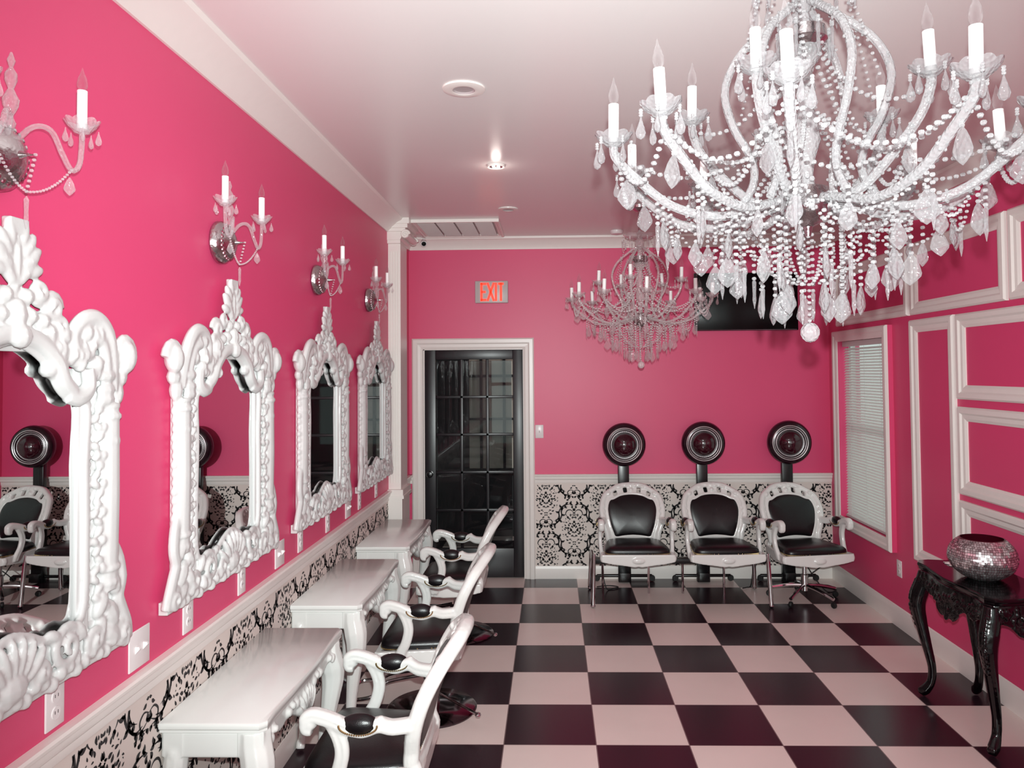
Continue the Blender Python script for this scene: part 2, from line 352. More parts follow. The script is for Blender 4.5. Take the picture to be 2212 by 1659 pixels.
def damask_half():
    P = []
    A = P.append
    # medallion (right half; centre 0,0)
    for (r, n, l, w, a0, a1, ys) in ((0.020, 5, 0.022, 0.014, -1.4, 1.4, 1.0), (0.046, 7, 0.026, 0.013, -1.4, 1.45, 1.15), (0.074, 8, 0.024, 0.010, -1.2, 1.4, 1.25), (0.098, 7, 0.016, 0.007, -0.4, 1.35, 1.25)):
        for i in range(n):
            a = lerp(a0, a1, i/(n-1)); x, y = r*math.cos(a), r*math.sin(a)*ys+0.005
            A(leaf(x, y, a*0.7+0.35+0.5*math.sin(i*2.3), l, w, 0.9*math.cos(i*1.7)))
            if i % 2 == 0: A(leaf(x+0.004, y-0.008, a-0.9, l*0.6, w*0.6, -0.8))
    for y in (-0.125, -0.105, 0.105, 0.125, 0.142): A(leaf(0, y, 0.6 if y > 0 else -0.5, 0.028-abs(y)*0.08, 0.010, 0.8))
    for (x, y, a) in ((0.03, -0.115, -0.3), (0.05, -0.095, 0.1), (0.015, -0.14, -0.9), (0.062, 0.012, 0.2), (0.03, 0.118, 1.2)): A(leaf(x, y, a, 0.026, 0.012, 1.0))
    # rosette circles
    for (cx, cy, r) in ((0.042, 0.0, 0.018), (0.0, 0.052, 0.014)):
        for k in range(7): a = 2*PI*k/7; A(leaf(cx+r*0.5*math.cos(a), cy+r*0.5*math.sin(a), a+0.5, r*0.8, r*0.45, 0.9))
    # ogee scroll frame between medallions
    P += stroke([(0.0, 0.150), (0.030, 0.175), (0.060, 0.170), (0.075, 0.140), (0.060, 0.118)], 0.0060)
    P += stroke([(0.035, 0.225), (0.075, 0.225), (0.115, 0.195), (0.135, 0.150), (0.130, 0.100), (0.155, 0.060), (0.200, 0.045), (0.238, 0.060)], 0.0075)
    P += stroke([(0.055, 0.205), (0.095, 0.190), (0.112, 0.150), (0.108, 0.110)], 0.0040)
    P += stroke([(0.040, -0.200), (0.080, -0.205), (0.120, -0.175), (0.140, -0.130), (0.136, -0.085), (0.165, -0.045), (0.215, -0.030)], 0.0075)
    P += stroke([(0.0, -0.175), (0.030, -0.165), (0.055, -0.185), (0.045, -0.215), (0.015, -0.220)], 0.0055)
    P += stroke([(0.070, -0.180), (0.100, -0.165), (0.115, -0.130), (0.110, -0.095)], 0.0035)
    for (x, y, a, l) in ((0.075, 0.225, 2.2, 0.035), (0.115, 0.195, 0.9, 0.034), (0.135, 0.150, 0.2, 0.036), (0.130, 0.105, -0.9, 0.034), (0.155, 0.062, 1.2, 0.036), (0.20, 0.045, -0.9, 0.030), (0.238, 0.060, 1.2, 0.030), (0.238, 0.060, 0.2, 0.018),
                         (0.080, -0.205, -2.0, 0.035), (0.120, -0.175, -0.8, 0.034), (0.140, -0.130, -0.1, 0.036), (0.136, -0.085, 0.9, 0.034), (0.165, -0.045, -1.1, 0.036), (0.215, -0.030, 0.9, 0.030), (0.215, -0.030, -0.6, 0.030),
                         (0.060, 0.118, -2.2, 0.028), (0.0, 0.165, 1.1, 0.030), (0.02, 0.19, 1.7, 0.028), (0.045, -0.215, -1.2, 0.026), (0.015, -0.22, -2.2, 0.022), (0.185, 0.0, 0.4, 0.024), (0.205, 0.012, 1.2, 0.022), (0.175, 0.015, 2.0, 0.020)):
        A(leaf(x, y, a, l, 0.015, 0.8)); A(leaf(x, y, a+0.75, l*0.6, 0.010, -0.8))
    return P
HALF = damask_half()
def wallpaper(name, u0, u1, v0, v1, fn, u_off, v_top, parent):
    mb = MB(); mb.prism([(u0, v0), (u1, v0), (u1, v1), (u0, v1)], fn, 0.0, 0.003, 0)
    PU, PV = 0.50, 0.518
    i0 = int((u0-u_off)/PU)-2; i1 = int((u1-u_off)/PU)+2
    for i in range(i0, i1+1):
        for j in range(-1, 3):
            for (du, dv) in ((0, 0), (PU/2, -PV/2)):
                cu, cv = u_off+i*PU+du, v_top-0.13-j*PV+dv
                for sgn in (1, -1):
                    for poly in HALF:
                        q = [(cu+sgn*a, cv+b) for a, b in poly]
                        us = [p[0] for p in q]; vs_ = [p[1] for p in q]
                        if min(us) < u0+0.002 or max(us) > u1-0.002 or min(vs_) < v0 or max(vs_) > v1-0.016: continue
                        n = len(q); mb.add([fn(a, b, 0.0036) for a, b in q], [tuple(range(n))], 1)
    o = put(name, mb.mesh(name, [M['cream'], M['ink']], False), parent, label='cream wallpaper with black damask flowers'); return o
wallpaper('wallpaper', 0.094, XR, 0.11, 0.85, lambda a, b, t: (a, YB-t, b), 0.19, 0.82, wb)
wallpaper('wallpaper', -4.3, 3.03, 0.11, 0.85, lambda a, b, t: (XL+t, a, b), -1.66, 0.82, wl)

# ------------------------------------------------------------------ pilaster on the left wall
mb = MB(); mb.box((XL, 2.16, 0), (-0.935, 2.42, 2.86)); mb.box((XL, 2.13, 0), (-0.920, 2.44, 0.86)); mb.box((XL, 2.115, 0.86), (-0.905, 2.455, 0.885)); mb.box((XL, 2.12, 0.885), (-0.912, 2.45, 0.93))
for x in (-1.02, -1.0, -0.98, -0.96): mb.box((x, 2.152, 0.98), (x+0.007, 2.165, 2.80))
mb.box((XL, 2.13, 2.86), (-0.93, 2.45, 2.885))
mb.prism([(XL, 2.885), (-0.93, 2.885), (-0.90, 2.95), (XL, 2.95)], lambda a, b, t: (a, t, b), 2.12, 2.46)
mb.box((XL, 2.10, 2.95), (-0.885, 2.48, 2.975)); mb.box((XL, 2.085, 2.975), (-0.865, 2.49, 3.005)); mb.box((XL, 2.07, 3.005), (-0.850, 2.50, 3.05))
pil = struct('trim_6', mb.mesh('pilaster', M['trim'], False))
mb = MB()
for y in (2.10, 2.47):
    pts = [( -0.885+0.034*(1-t/26)*math.cos(t*0.5), y, 2.925+0.034*(1-t/26)*math.sin(t*0.5)) for t in range(0, 25)]
    mb.tube(pts, 0.010, 6)
mb.tube([(-0.885, 2.10, 2.925), (-0.885, 2.47, 2.925)], 0.028, 12)
put('scroll_volute', mb.mesh('volute', M['trim']), pil)

# ------------------------------------------------------------------ door
mb = MB()
casing = [(0, 0), (0.018, 0), (0.024, 0.012), (0.024, 0.05), (0.014, 0.058), (0.014, 0.088), (0.006, 0.10), (0, 0.10)]
def frame_mold(mb, u0, u1, v0, v1, w, th, fn, prof=None, bottom=True):
    """rectangular moulding; (u,v) outer rect, width w inwards, profile (distance from outer edge 0..1, height)"""
    prof = prof or [(0, 0), (0.0, th*0.6), (0.12, th), (0.42, th), (0.55, th*0.62), (0.80, th*0.55), (1.0, th*0.25), (1.0, 0)]
    loops = []
    for (d, h) in prof:
        dd = d*w; lo = v0+dd if bottom else v0
        loops.append([fn(u0+dd, lo, h), fn(u1-dd, lo, h), fn(u1-dd, v1-dd, h), fn(u0+dd, v1-dd, h)])
    vs = [p for l in loops for p in l]; fs = []
    for i in range(len(loops)-1):
        for k in range(4):
            if not bottom and k == 0: continue
            l = (k+1) % 4; fs.append((i*4+k, i*4+l, (i+1)*4+l, (i+1)*4+k))
    mb.add(vs, fs)
mb = MB(); frame_mold(mb, -1.005, 0.094, 0.0, 2.145, 0.098, 0.026, lambda a, b, t: (a, YB-t, b), bottom=False)
mb.box((DX0-0.01, YB, 0), (DX0+0.012, YB+0.12, DZ)); mb.box((DX1-0.012, YB, 0), (DX1+0.01, YB+0.12, DZ)); mb.box((DX0, YB, DZ-0.014), (DX1, YB+0.12, DZ+0.01))
struct('trim_7', mb.mesh('door_casing', M['trim'], False))
GX0, GX1, GZ0, GZ1 = -0.795, -0.098, 0.265, 1.955
mb = MB(); y0, y1 = YB+0.012, YB+0.052
mb.box((DX0+0.013, y0, 0.008), (GX0, y1, DZ-0.015)); mb.box((GX1, y0, 0.008), (DX1-0.013, y1, DZ-0.015)); mb.box((GX0, y0, 0.008), (GX1, y1, GZ0)); mb.box((GX0, y0, GZ1), (GX1, y1, DZ-0.015))
dr = struct('door_1', bevel(mb.mesh('door', M['blackdoor'], False), 0.003))
mb = MB()
for i in (1, 2): x = lerp(GX0, GX1, i/3); mb.box((x-0.013, y0+0.004, GZ0), (x+0.013, y1-0.004, GZ1))
for j in range(1, 5): z = lerp(GZ0, GZ1, j/5); mb.box((GX0, y0+0.004, z-0.012), (GX1, y1-0.004, z+0.012))
put('muntin', bevel(mb.mesh('muntins', M['blackdoor'], False), 0.003), dr)
for i in range(3):
    for j in range(5):
        mb = MB(); mb.box((lerp(GX0, GX1, i/3)+0.013, YB+0.030, lerp(GZ0, GZ1, j/5)+0.012), (lerp(GX0, GX1, (i+1)/3)-0.013, YB+0.035, lerp(GZ0, GZ1, (j+1)/5)-0.012))
        put('glass_pane', mb.mesh('pane', M['pane'], False), dr)
mb = MB(); mb.lathe([(0.028, 0), (0.028, 0.006), (0.010, 0.010), (0.010, 0.03), (0.026, 0.04), (0.030, 0.052), (0.024, 0.064), (0.004, 0.068)], 16, (-0.845, y0, 0.93), 'y')
put('door_knob', mb.mesh('knob', M['blackp']), dr)

# ------------------------------------------------------------------ window with blinds on the right wall
mb = MB(); frame_mold(mb, 1.765, 2.825, 0.52, 2.16, 0.088, 0.022, lambda a, b, t: (XR-0.034-t, a, b))
w1 = struct('window_1', mb.mesh('window_casing', M['trim'], False))
mb = MB(); o0, o1, p0, p1 = 1.765, 2.825, 0.52, 2.16
mb.box((XR-0.034, o0-0.002, p0), (XR, WY0, p1)); mb.box((XR-0.034, WY1, p0), (XR, o1, p1)); mb.box((XR-0.034, WY0, p0), (XR, WY1, WZ0)); mb.box((XR-0.034, WY0, WZ1), (XR, WY1, p1))
put('backing_board', mb.mesh('backing_board', M['pink'], False), w1)
mb = MB()
for (a, b, c, d) in ((WY0, WY0+0.035, WZ0, WZ1), (WY1-0.035, WY1, WZ0, WZ1), (WY0, WY1, WZ0, WZ0+0.04), (WY0, WY1, WZ1-0.035, WZ1), (WY0, WY1, 1.33, 1.375)): mb.box((XR+0.06, a, c), (XR+0.10, b, d))
put('window_frame', mb.mesh('sash', M['vinyl'], False), w1)
mb = MB().box((XR+0.078, WY0+0.03, WZ0+0.03), (XR+0.082, WY1-0.03, WZ1-0.03)); put('window_pane', mb.mesh('window_pane', M['bulb'], False), w1)
bl = thing('window_blinds', 'white horizontal slat blinds lowered inside the window on the right wall', 'window blinds', (XR+0.02, (WY0+WY1)/2, WZ0))
mb = MB(); n = 62
for i in range(n):
    z = 0.03+i*(1.40/n); mb.add([(-0.008, -0.43, z-0.0085), (-0.008, 0.43, z-0.0085), (0.008, 0.43, z+0.0085), (0.008, -0.43, z+0.0085), (-0.009, -0.43, z-0.0078), (-0.009, 0.43, z-0.0078), (0.007, 0.43, z+0.0092), (0.007, -0.43, z+0.0092)],
           [(0, 1, 2, 3), (7, 6, 5, 4), (0, 4, 5, 1), (3, 2, 6, 7), (0, 3, 7, 4), (1, 5, 6, 2)])
put('slats', mb.mesh('slats', M['blind'], False), bl)
put('head_rail', MB().box((-0.018, -0.435, 1.43), (0.018, 0.435, 1.472)).mesh('head_rail', M['vinyl'], False), bl)
put('bottom_rail', MB().box((-0.014, -0.43, 0.006), (0.014, 0.43, 0.022)).mesh('bottom_rail', M['vinyl'], False), bl)
mb = MB()
for y in (-0.3, 0.0, 0.3): mb.tube([(-0.013, y, 0.02), (-0.013, y, 1.44)], 0.0012, 4)
mb.tube([(-0.02, -0.36, 1.43), (-0.022, -0.36, 0.75)], 0.003, 6)
put('cords', mb.mesh('cords', M['vinyl']), bl)

# ------------------------------------------------------------------ picture-frame mouldings on the right wall
fr = lambda a, b, t: (XR-t, a, b)
k = 8
for (a, b, c, d) in ((0.893, 1.462, 0.545, 2.170), (-0.40, 0.862, 1.655, 2.168), (-0.40, 0.862, 1.085, 1.610), (-0.40, 0.862, 0.52, 1.048), (1.480, 2.80, 2.205, 2.690), (0.340, 1.442, 2.205, 2.690), (-0.75, 0.305, 2.205, 2.690)):
    mb = MB(); frame_mold(mb, a, b, c, d, 0.085, 0.026, fr); struct('trim_%d' % k, mb.mesh('panel_moulding', M['trim'], False)); k += 1

# ================================================================== WALL MIRRORS
def mirror_frame():
    mb = MB(); rnd = random.Random(3)
    X = lambda a, z, x=0.03: (x, a, z)
    contour = [(-0.275, 1.20), (-0.290, 1.40), (-0.284, 1.60), (-0.288, 1.765), (-0.21, 1.785), (-0.165, 1.815), (-0.13, 1.865), (-0.07, 1.905), (0.0, 1.925),
               (0.07, 1.905), (0.13, 1.865), (0.165, 1.815), (0.21, 1.785), (0.288, 1.765), (0.284, 1.60), (0.290, 1.40), (0.275, 1.20), (0.14, 1.185), (0.07, 1.215), (0.0, 1.235), (-0.07, 1.215), (-0.14, 1.185)]
    mb.tube([X(a, z, 0.045) for a, z in smoothpath2(contour)], 0.013, 8, closed=True)
    # solid back pieces
    for s in (-1, 1):
        mb.box((0.004, s*0.262, 1.10), (0.035, s*0.420, 1.88))
        mb.box((0.004, s*0.285, 1.10), (0.045, s*0.305, 1.80))
        # smooth outer column with collars
        mb.tube([X(s*0.392, 1.24, 0.040), X(s*0.392, 1.50, 0.046), X(s*0.392, 1.74, 0.042)], 0.040, 12)
        for z, rr in ((1.725, 0.046), (1.755, 0.040), (1.655, 0.042), (1.30, 0.046), (1.26, 0.042)): mb.tube([X(s*0.392, z-0.006, 0.044), X(s*0.392, z+0.006, 0.044)], rr, 12)
        # carved leaf band between the column and the opening
        for i, z in enumerate([1.23+i*0.026 for i in range(22)]):
            mb.ell(X(s*(0.332+0.012*math.sin(i*1.9)), z, 0.052), (0.018, 0.020, 0.011), 8, 5, rot=s*(0.6 if i % 2 else -0.6), axis='x')
            if i % 3 == 0: mb.ell(X(s*0.352, z, 0.060), (0.016, 0.014, 0.014), 8, 5)
        for z in [1.22+i*0.020 for i in range(28)]: mb.ell(X(s*0.300, z, 0.046), 0.009, 6, 4)
        for i, z in enumerate([1.24+i*0.030 for i in range(18)]): mb.ell(X(s*(0.430+0.004*math.sin(i*2.1)), z, 0.035), (0.020, 0.012, 0.016), 8, 5)
        for z in (1.80, 1.84, 1.775): mb.ell(X(s*0.36, z, 0.06), (0.025, 0.04, 0.02), 8, 6)
        # lower console shoulders
        mb.tube(smoothpath([X(s*0.415, 1.36, 0.04), X(s*0.440, 1.32, 0.045), X(s*0.452, 1.26, 0.05), X(s*0.438, 1.21, 0.05), X(s*0.455, 1.17, 0.05), X(s*0.480, 1.12, 0.05), X(s*0.492, 1.075, 0.045)], 5), 0.024, 8)
        for (a, z, r, an) in ((0.40, 1.17, 0.030, 0.5), (0.35, 1.21, 0.024, -0.6), (0.405, 1.11, 0.028, 0.9), (0.345, 1.14, 0.026, -0.4), (0.415, 1.25, 0.022, 0.3)):
            mb.ell(X(s*a, z, 0.052), (0.030, r, r*1.7), 8, 6, rot=s*an, axis='x')
        # spiral scrolls in the bottom rail
        for (ca, cz, R0, tw) in ((0.20, 1.145, 0.058, 1), (0.32, 1.125, 0.042, -1), (0.455, 1.10, 0.040, 1), (0.10, 1.12, 0.035, -1)):
            pts = [X(s*(ca+R0*(1-t/30)*math.cos(tw*t*0.42)), cz+R0*(1-t/30)*math.sin(tw*t*0.42), 0.05+0.0012*t) for t in range(0, 27)]
            mb.tube(pts, [0.017-0.0003*t for t in range(27)], 7)
        for (a, z, ang, l) in ((0.26, 1.17, 0.6, 0.06), (0.15, 1.19, 1.1, 0.05), (0.37, 1.20, 1.3, 0.06), (0.24, 1.10, -0.3, 0.05)):
            mb.ell(X(s*a, z, 0.055), (0.022, 0.016, l*0.6), 8, 6, rot=s*ang, axis='x')
        # ears
        pts = [X(s*(0.463+0.045*(1-t/26)*math.cos(-t*0.45)), 1.898+0.050*(1-t/26)*math.sin(t*0.45), 0.045+0.001*t) for t in range(0, 24)]
        mb.tube(pts, 0.022, 8); mb.ell(X(s*0.462, 1.895, 0.055), (0.045, 0.04, 0.05), 10, 8)
        mb.ell(X(s*0.445, 1.835, 0.04), (0.03, 0.035, 0.03), 8, 6); mb.ell(X(s*0.43, 1.79, 0.04), (0.03, 0.03, 0.04), 8, 6)
        # big C-scroll shoulders
        cs = smoothpath([X(s*0.405, 1.800, 0.04), X(s*0.392, 1.88, 0.05), X(s*0.365, 1.955, 0.06), X(s*0.315, 1.995, 0.062), X(s*0.255, 1.990, 0.06), X(s*0.215, 1.950, 0.055), X(s*0.225, 1.905, 0.06), X(s*0.262, 1.895, 0.07)], 5)
        mb.tube(cs, [0.030-0.010*(i/len(cs)) for i in range(len(cs))], 8)
        cs2 = smoothpath([X(s*0.37, 1.80, 0.05), X(s*0.36, 1.87, 0.06), X(s*0.335, 1.93, 0.065), X(s*0.29, 1.95, 0.068)], 5); mb.tube(cs2, 0.02, 8)
        # inner arch lobe
        ar = smoothpath([X(s*0.20, 1.795, 0.05), X(s*0.245, 1.785, 0.055), X(s*0.285, 1.81, 0.055), X(s*0.28, 1.86, 0.055)], 5); mb.tube(ar, 0.026, 8)
        ar = smoothpath([X(s*0.215, 1.80, 0.055), X(s*0.175, 1.83, 0.06), X(s*0.145, 1.88, 0.062), X(s*0.08, 1.925, 0.06), X(s*0.0, 1.945, 0.06)], 5); mb.tube(ar, 0.024, 8)
        for i in range(34):
            a = 0.12+0.21*rnd.random(); z = 1.845+0.12*rnd.random()
            mb.ell(X(s*a, z, 0.045+0.015*rnd.random()), (0.03, 0.018+0.014*rnd.random(), 0.018+0.014*rnd.random()), 8, 5)
        # scroll crowns beside the finial
        for (ca, cz, R0, tw) in ((0.135, 2.012, 0.036, 1), (0.085, 2.045, 0.028, -1), (0.165, 1.965, 0.030, -1)):
            pts = [X(s*(ca+R0*(1-t/24)*math.cos(tw*t*0.5)), cz+R0*(1-t/24)*math.sin(tw*t*0.5), 0.045+0.001*t) for t in range(0, 21)]
            mb.tube(pts, 0.015, 7)
        for (a, z) in ((0.05, 1.985), (0.095, 1.975), (0.035, 2.03), (0.12, 1.95)): mb.ell(X(s*a, z, 0.05), (0.03, 0.026, 0.022), 8, 6)
        # acanthus finial lobes
        for (a, z, ang, l, w) in ((0.030, 2.085, 0.75, 0.045, 0.017), (0.045, 2.115, 0.95, 0.045, 0.018), (0.040, 2.150, 0.60, 0.042, 0.018), (0.022, 2.175, 0.25, 0.036, 0.016), (0.062, 2.092, 1.25, 0.034, 0.016), (0.058, 2.135, 1.1, 0.032, 0.015)):
            mb.ell(X(s*a, z, 0.055), (0.020, w, l), 8, 6, rot=-s*ang, axis='x')
    mb.box((0.004, -0.10, 1.93), (0.04, 0.10, 2.0)); mb.box((0.004, -0.33, 1.90), (0.03, 0.33, 1.96)); mb.box((0.004, -0.40, 1.79), (0.03, -0.27, 1.93)); mb.box((0.004, 0.27, 1.79), (0.03, 0.40, 1.93))
    mb.ell(X(0, 2.11, 0.05), (0.022, 0.018, 0.085), 8, 8); mb.box((0.035, -0.032, 2.175), (0.07, 0.034, 2.212))
    mb.ell(X(0, 1.935, 0.075), (0.03, 0.035, 0.03), 8, 6); mb.ell(X(0, 1.985, 0.06), (0.03, 0.03, 0.04), 8, 6)
    # bottom rail and centre shell
    mb.box((0.004, -0.490, 1.058), (0.05, 0.490, 1.10)); mb.box((0.004, -0.42, 1.09), (0.04, 0.42, 1.175))
    for i in range(-3, 4): mb.ell(X(0.026*i, 1.185-0.004*i*i, 0.06), (0.024, 0.014, 0.05), 8, 6, rot=-0.28*i, axis='x')
    mb.ell(X(0, 1.12, 0.06), (0.035, 0.05, 0.035), 10, 6)
    for i in range(30): mb.ell(X(-0.47+0.94*i/29, 1.085+0.012*math.sin(i*1.9), 0.055), (0.026, 0.020, 0.020), 7, 5)
    return mb, contour
def smoothpath2(pts): return [(p.x, p.y) for p in smoothpath([(a, b, 0) for a, b in pts], 4, closed=True)]
mbf, contour = mirror_frame()
ME_frame = remesh(mbf, M['plaster'], 0.0050, 1, 'mirror_frame')
for v_ in ME_frame.vertices: v_.co.x = 0.0005+(v_.co.x)*0.66
mb = MB(); cc = smoothpath2(contour); cc = [(a*1.04, (z-1.55)*1.03+1.55) for a, z in cc]
mb.prism(cc, lambda a, b, t: (t, a, b), 0.010, 0.014); ME_glass = mb.mesh('mirror_glass', M['mirror'], False)
mb = MB().box((0.0005, -0.31, 1.12), (0.009, 0.31, 1.86)); ME_backing = mb.mesh('backing', M['plaster'], False)
MY = [-2.085, -0.868, 0.392, 1.612]
mlab = ['ornate white carved wall mirror nearest the camera, cut off by the left edge', 'ornate white carved wall mirror, second from the camera, above two white outlets',
        'ornate white carved wall mirror, third from the camera, reflecting the dark door', 'ornate white carved wall mirror farthest from the camera, beside the white pilaster']
for y, l in zip(MY, mlab):
    t = thing('wall_mirror', l, 'mirror', (XL, y, 0), 0, 'ornate white mirrors on the pink wall')
    put('frame', ME_frame, t); put('mirror_glass', ME_glass, t); put('backing', ME_backing, t)

# ================================================================== CRYSTAL PIECES
def flame_bulb(z0, r=0.0115, h=0.062):
    return [(r*0.55, z0), (r*0.95, z0+h*0.15), (r*1.05, z0+h*0.32), (r*0.85, z0+h*0.52), (r*0.42, z0+h*0.74), (r*0.12, z0+h*0.93), (0.0003, z0+h)]
def kite(w, h, t, seg=8):
    return MB().lathe([(0.0012, 0), (w*0.22, -h*0.16), (w*0.36, -h*0.34), (w*0.50, -h*0.62), (w*0.47, -h*0.72), (w*0.22, -h*0.90), (0.0008, -h)], seg, sy=t/w)
def drop(r, h, seg=8):
    return MB().lathe([(0.0010, 0), (r*0.30, -h*0.22), (r*0.75, -h*0.52), (r, -h*0.74), (r*0.75, -h*0.92), (0.0008, -h)], seg, sy=0.7)
def spear(r, h, seg=6):
    return MB().lathe([(0.0010, 0), (r, -h*0.12), (r*0.8, -h*0.5), (r*0.9, -h*0.72), (0.0008, -h)], seg)
def beads(pts, r, gap, mb=None, seg=6, rings=4, flat=0.8):
    mb = mb or MB(); pts = [Vector(p) for p in pts]; L = [0]
    for i in range(1, len(pts)): L.append(L[-1]+(pts[i]-pts[i-1]).length)
    n = max(2, int(L[-1]/gap)); j = 0
    for i in range(n+1):
        d = L[-1]*i/n
        while j < len(L)-2 and L[j+1] < d: j += 1
        t = (d-L[j])/max(1e-9, L[j+1]-L[j]); p = pts[j].lerp(pts[j+1], t); mb.ell(p, (r, r, r*flat), seg, rings)
    return mb
def sag(a, b, s, n=10):
    a, b = Vector(a), Vector(b); return [a.lerp(b, i/n)-Vector((0, 0, s*4*(i/n)*(1-i/n))) for i in range(n+1)]
def bobeche_mb(R, z, seg=24):
    mb = MB(); n = 40; prof = [(0.010, -0.012), (0.018, -0.010), (R*0.55, -0.004), (R*0.80, 0.004), (R, 0.016), (R*1.0, 0.019), (R*0.78, 0.008), (R*0.5, 0.001), (0.016, -0.004), (0.013, 0.012), (0.010, 0.012)]
    vs = []
    for i, (r, h) in enumerate(prof):
        for k_ in range(n):
            a = 2*PI*k_/n; sc = 1+0.10*abs(math.sin(4*a))*(r/R)**2-0.05*(r/R)**2; vs.append((r*sc*math.cos(a), r*sc*math.sin(a), z+h+0.006*abs(math.sin(4*a))*(r/R)**2))
    m = len(prof); fs = [(i*n+k_, i*n+(k_+1) % n, ((i+1) % m)*n+(k_+1) % n, ((i+1) % m)*n+k_) for i in range(m-1) for k_ in range(n)]
    mb.add(vs, fs); return mb

# ================================================================== CHANDELIERS
OUT_ANG = [-70, -112, -145, -173, 146, 110, 74, 36, 2, -34]
IN_ANG = [-129, -42, 30, 92, 154]
def make_chandelier(label, loc, mc, mbd, ma, rotz, seed, ar=0.0118):
    rnd = random.Random(seed)
    t = thing('chandelier', label, 'chandelier', loc, rotz, 'crystal chandeliers')   # local z = 0 at the finial ball centre
    # local heights: ceiling at 1.11
    top = ZC-loc[2]
    mb = MB(); mb.lathe([(0.001, top), (0.065, top), (0.062, top-0.02), (0.03, top-0.04), (0.008, top-0.045), (0.008, top-0.05)], 20); put('ceiling_canopy', mb.mesh('canopy', M['silver']), t)
    mb = MB(); 
    z = top-0.045
    while z > 0.98: mb.tube([(0.009*math.cos(a*PI/4), 0.0, z-0.012+0.014*math.sin(a*PI/4)) for a in range(8)], 0.0022, 5, closed=True); z -= 0.022
    put('hanging_chain', mb.mesh('hanging_chain', M['silver']), t)
    # centre column of turned glass
    mb = MB(); prof = [(0.004, 0.99), (0.02, 0.97), (0.012, 0.94), (0.035, 0.90), (0.030, 0.87), (0.012, 0.84), (0.020, 0.80), (0.045, 0.76), (0.040, 0.72), (0.016, 0.69), (0.026, 0.64), (0.018, 0.60), (0.030, 0.54), (0.036, 0.50), (0.020, 0.45), (0.014, 0.40), (0.03, 0.36)]
    mb.lathe(prof, 16); put('stem', mb.mesh('stem', ma), t, label='turned glass centre column')
    mb = MB(); mb.lathe([(0.02, 0.80), (0.055, 0.795), (0.058, 0.765), (0.035, 0.735), (0.01, 0.73)], 20); put('upper_cup', mb.mesh('upper_cup', M['silver']), t)
    mb = MB(); mb.lathe([(0.015, 0.385), (0.052, 0.375), (0.062, 0.345), (0.055, 0.31), (0.035, 0.285), (0.012, 0.275), (0.006, 0.25)], 24); put('hub', mb.mesh('hub', M['silver']), t, label='silvered metal hub')
    # top crown dish
    put('crown_dish', bobeche_mb(0.115, 0.93).mesh('crown_dish', mc), t)
    def arm_mesh(pts, r):
        p = smoothpath(pts, 6); mb = MB(); mb.tube(p, r, 8)
        L = len(p)
        for i in range(4, L-2, 6):       # rosette collars
            for kk in range(6):
                a = kk*PI/3; mb.ell(p[i]+Vector((0, 0.014*math.cos(a), 0.014*math.sin(a))), 0.0045, 5, 3)
        return mb.mesh('arm', ma, smooth=False)
    RO, ZO, RI, ZI = 0.512, 0.485, 0.303, 0.600
    me_o = arm_mesh([(0.045, 0, 0.345), (0.13, 0, 0.325), (0.24, 0, 0.300), (0.36, 0, 0.325), (0.455, 0, 0.395), (0.505, 0, 0.445), (RO, 0, ZO-0.01)], ar)
    me_i = arm_mesh([(0.035, 0, 0.37), (0.075, 0, 0.335), (0.14, 0, 0.355), (0.21, 0, 0.42), (0.275, 0, 0.50), (0.300, 0, 0.56), (RI, 0, ZI-0.01)], ar)
    me_l = arm_mesh([(0.03, 0, 0.86), (0.085, 0, 0.82), (0.165, 0, 0.75), (0.205, 0, 0.66), (0.185, 0, 0.56), (0.140, 0, 0.47), (0.135, 0, 0.40), (0.175, 0, 0.33)], ar*0.9)
    me_bo = bobeche_mb(0.047, 0).mesh('bobeche', mc)
    me_c = MB().lathe([(0.001, 0.0), (0.0132, 0.0), (0.0132, 0.097), (0.001, 0.097)], 16).mesh('candle_sleeve', M['candle'])
    me_b = MB().lathe(flame_bulb(0.097, 0.013, 0.070), 12).mesh('bulb', M['bulb'])
    me_f = MB().tube([(0, 0, 0.097), (0.001, 0, 0.118), (0, 0, 0.135)], 0.0022, 5).mesh('filament', M['candle'])
    def arm(me, ang, R, Z):
        a = put('arm', me, t, (0, 0, 0), (0, 0, math.radians(ang)))
        tl = (rnd.uniform(-0.05, 0.05), rnd.uniform(-0.05, 0.05), 0)
        put('bobeche', me_bo, a, (R, 0, Z), tl); c = put('candle_sleeve', me_c, a, (R, 0, Z), tl, label='white candle sleeve'); put('bulb', me_b, a, (R, 0, Z), tl)
        return a
    for g in OUT_ANG: arm(me_o, g, RO, ZO)
    for g in IN_ANG: arm(me_i, g, RI, ZI)
    for g in (-150, -90, -30, 30, 90, 150): put('scroll_arm', me_l, t, (0, 0, 0), (0, 0, math.radians(g+12)))
    # finial ball on its strand
    mb = MB(); mb.ell((0, 0, 0), (0.025, 0.025, 0.026), 10, 7); put('finial_ball', mb.mesh('finial_ball', mbd, smooth=False), t)
    # pendants
    K = kite(0.052, 0.080, 0.018).mesh('kite_pendant', mc, smooth=False); K2 = kite(0.042, 0.066, 0.014).mesh('kite_pendant_small', mc, smooth=False)
    D = drop(0.0115, 0.054).mesh('teardrop', mc, smooth=False); S = spear(0.006, 0.085).mesh('icicle', mc, smooth=False)
    pend = []
    P3 = lambda ang, r, z: (r*math.cos(math.radians(ang)), r*math.sin(math.radians(ang)), z)
    # around the bobeches
    for lst, R, Z in ((OUT_ANG, RO, ZO), (IN_ANG, RI, ZI)):
        for g in lst:
            c = Vector(P3(g, R, Z))
            for kk in range(5):
                a = math.radians(g+72*kk+36); pend.append((D, c+Vector((0.046*math.cos(a), 0.046*math.sin(a), 0.004)), a, 0.012))
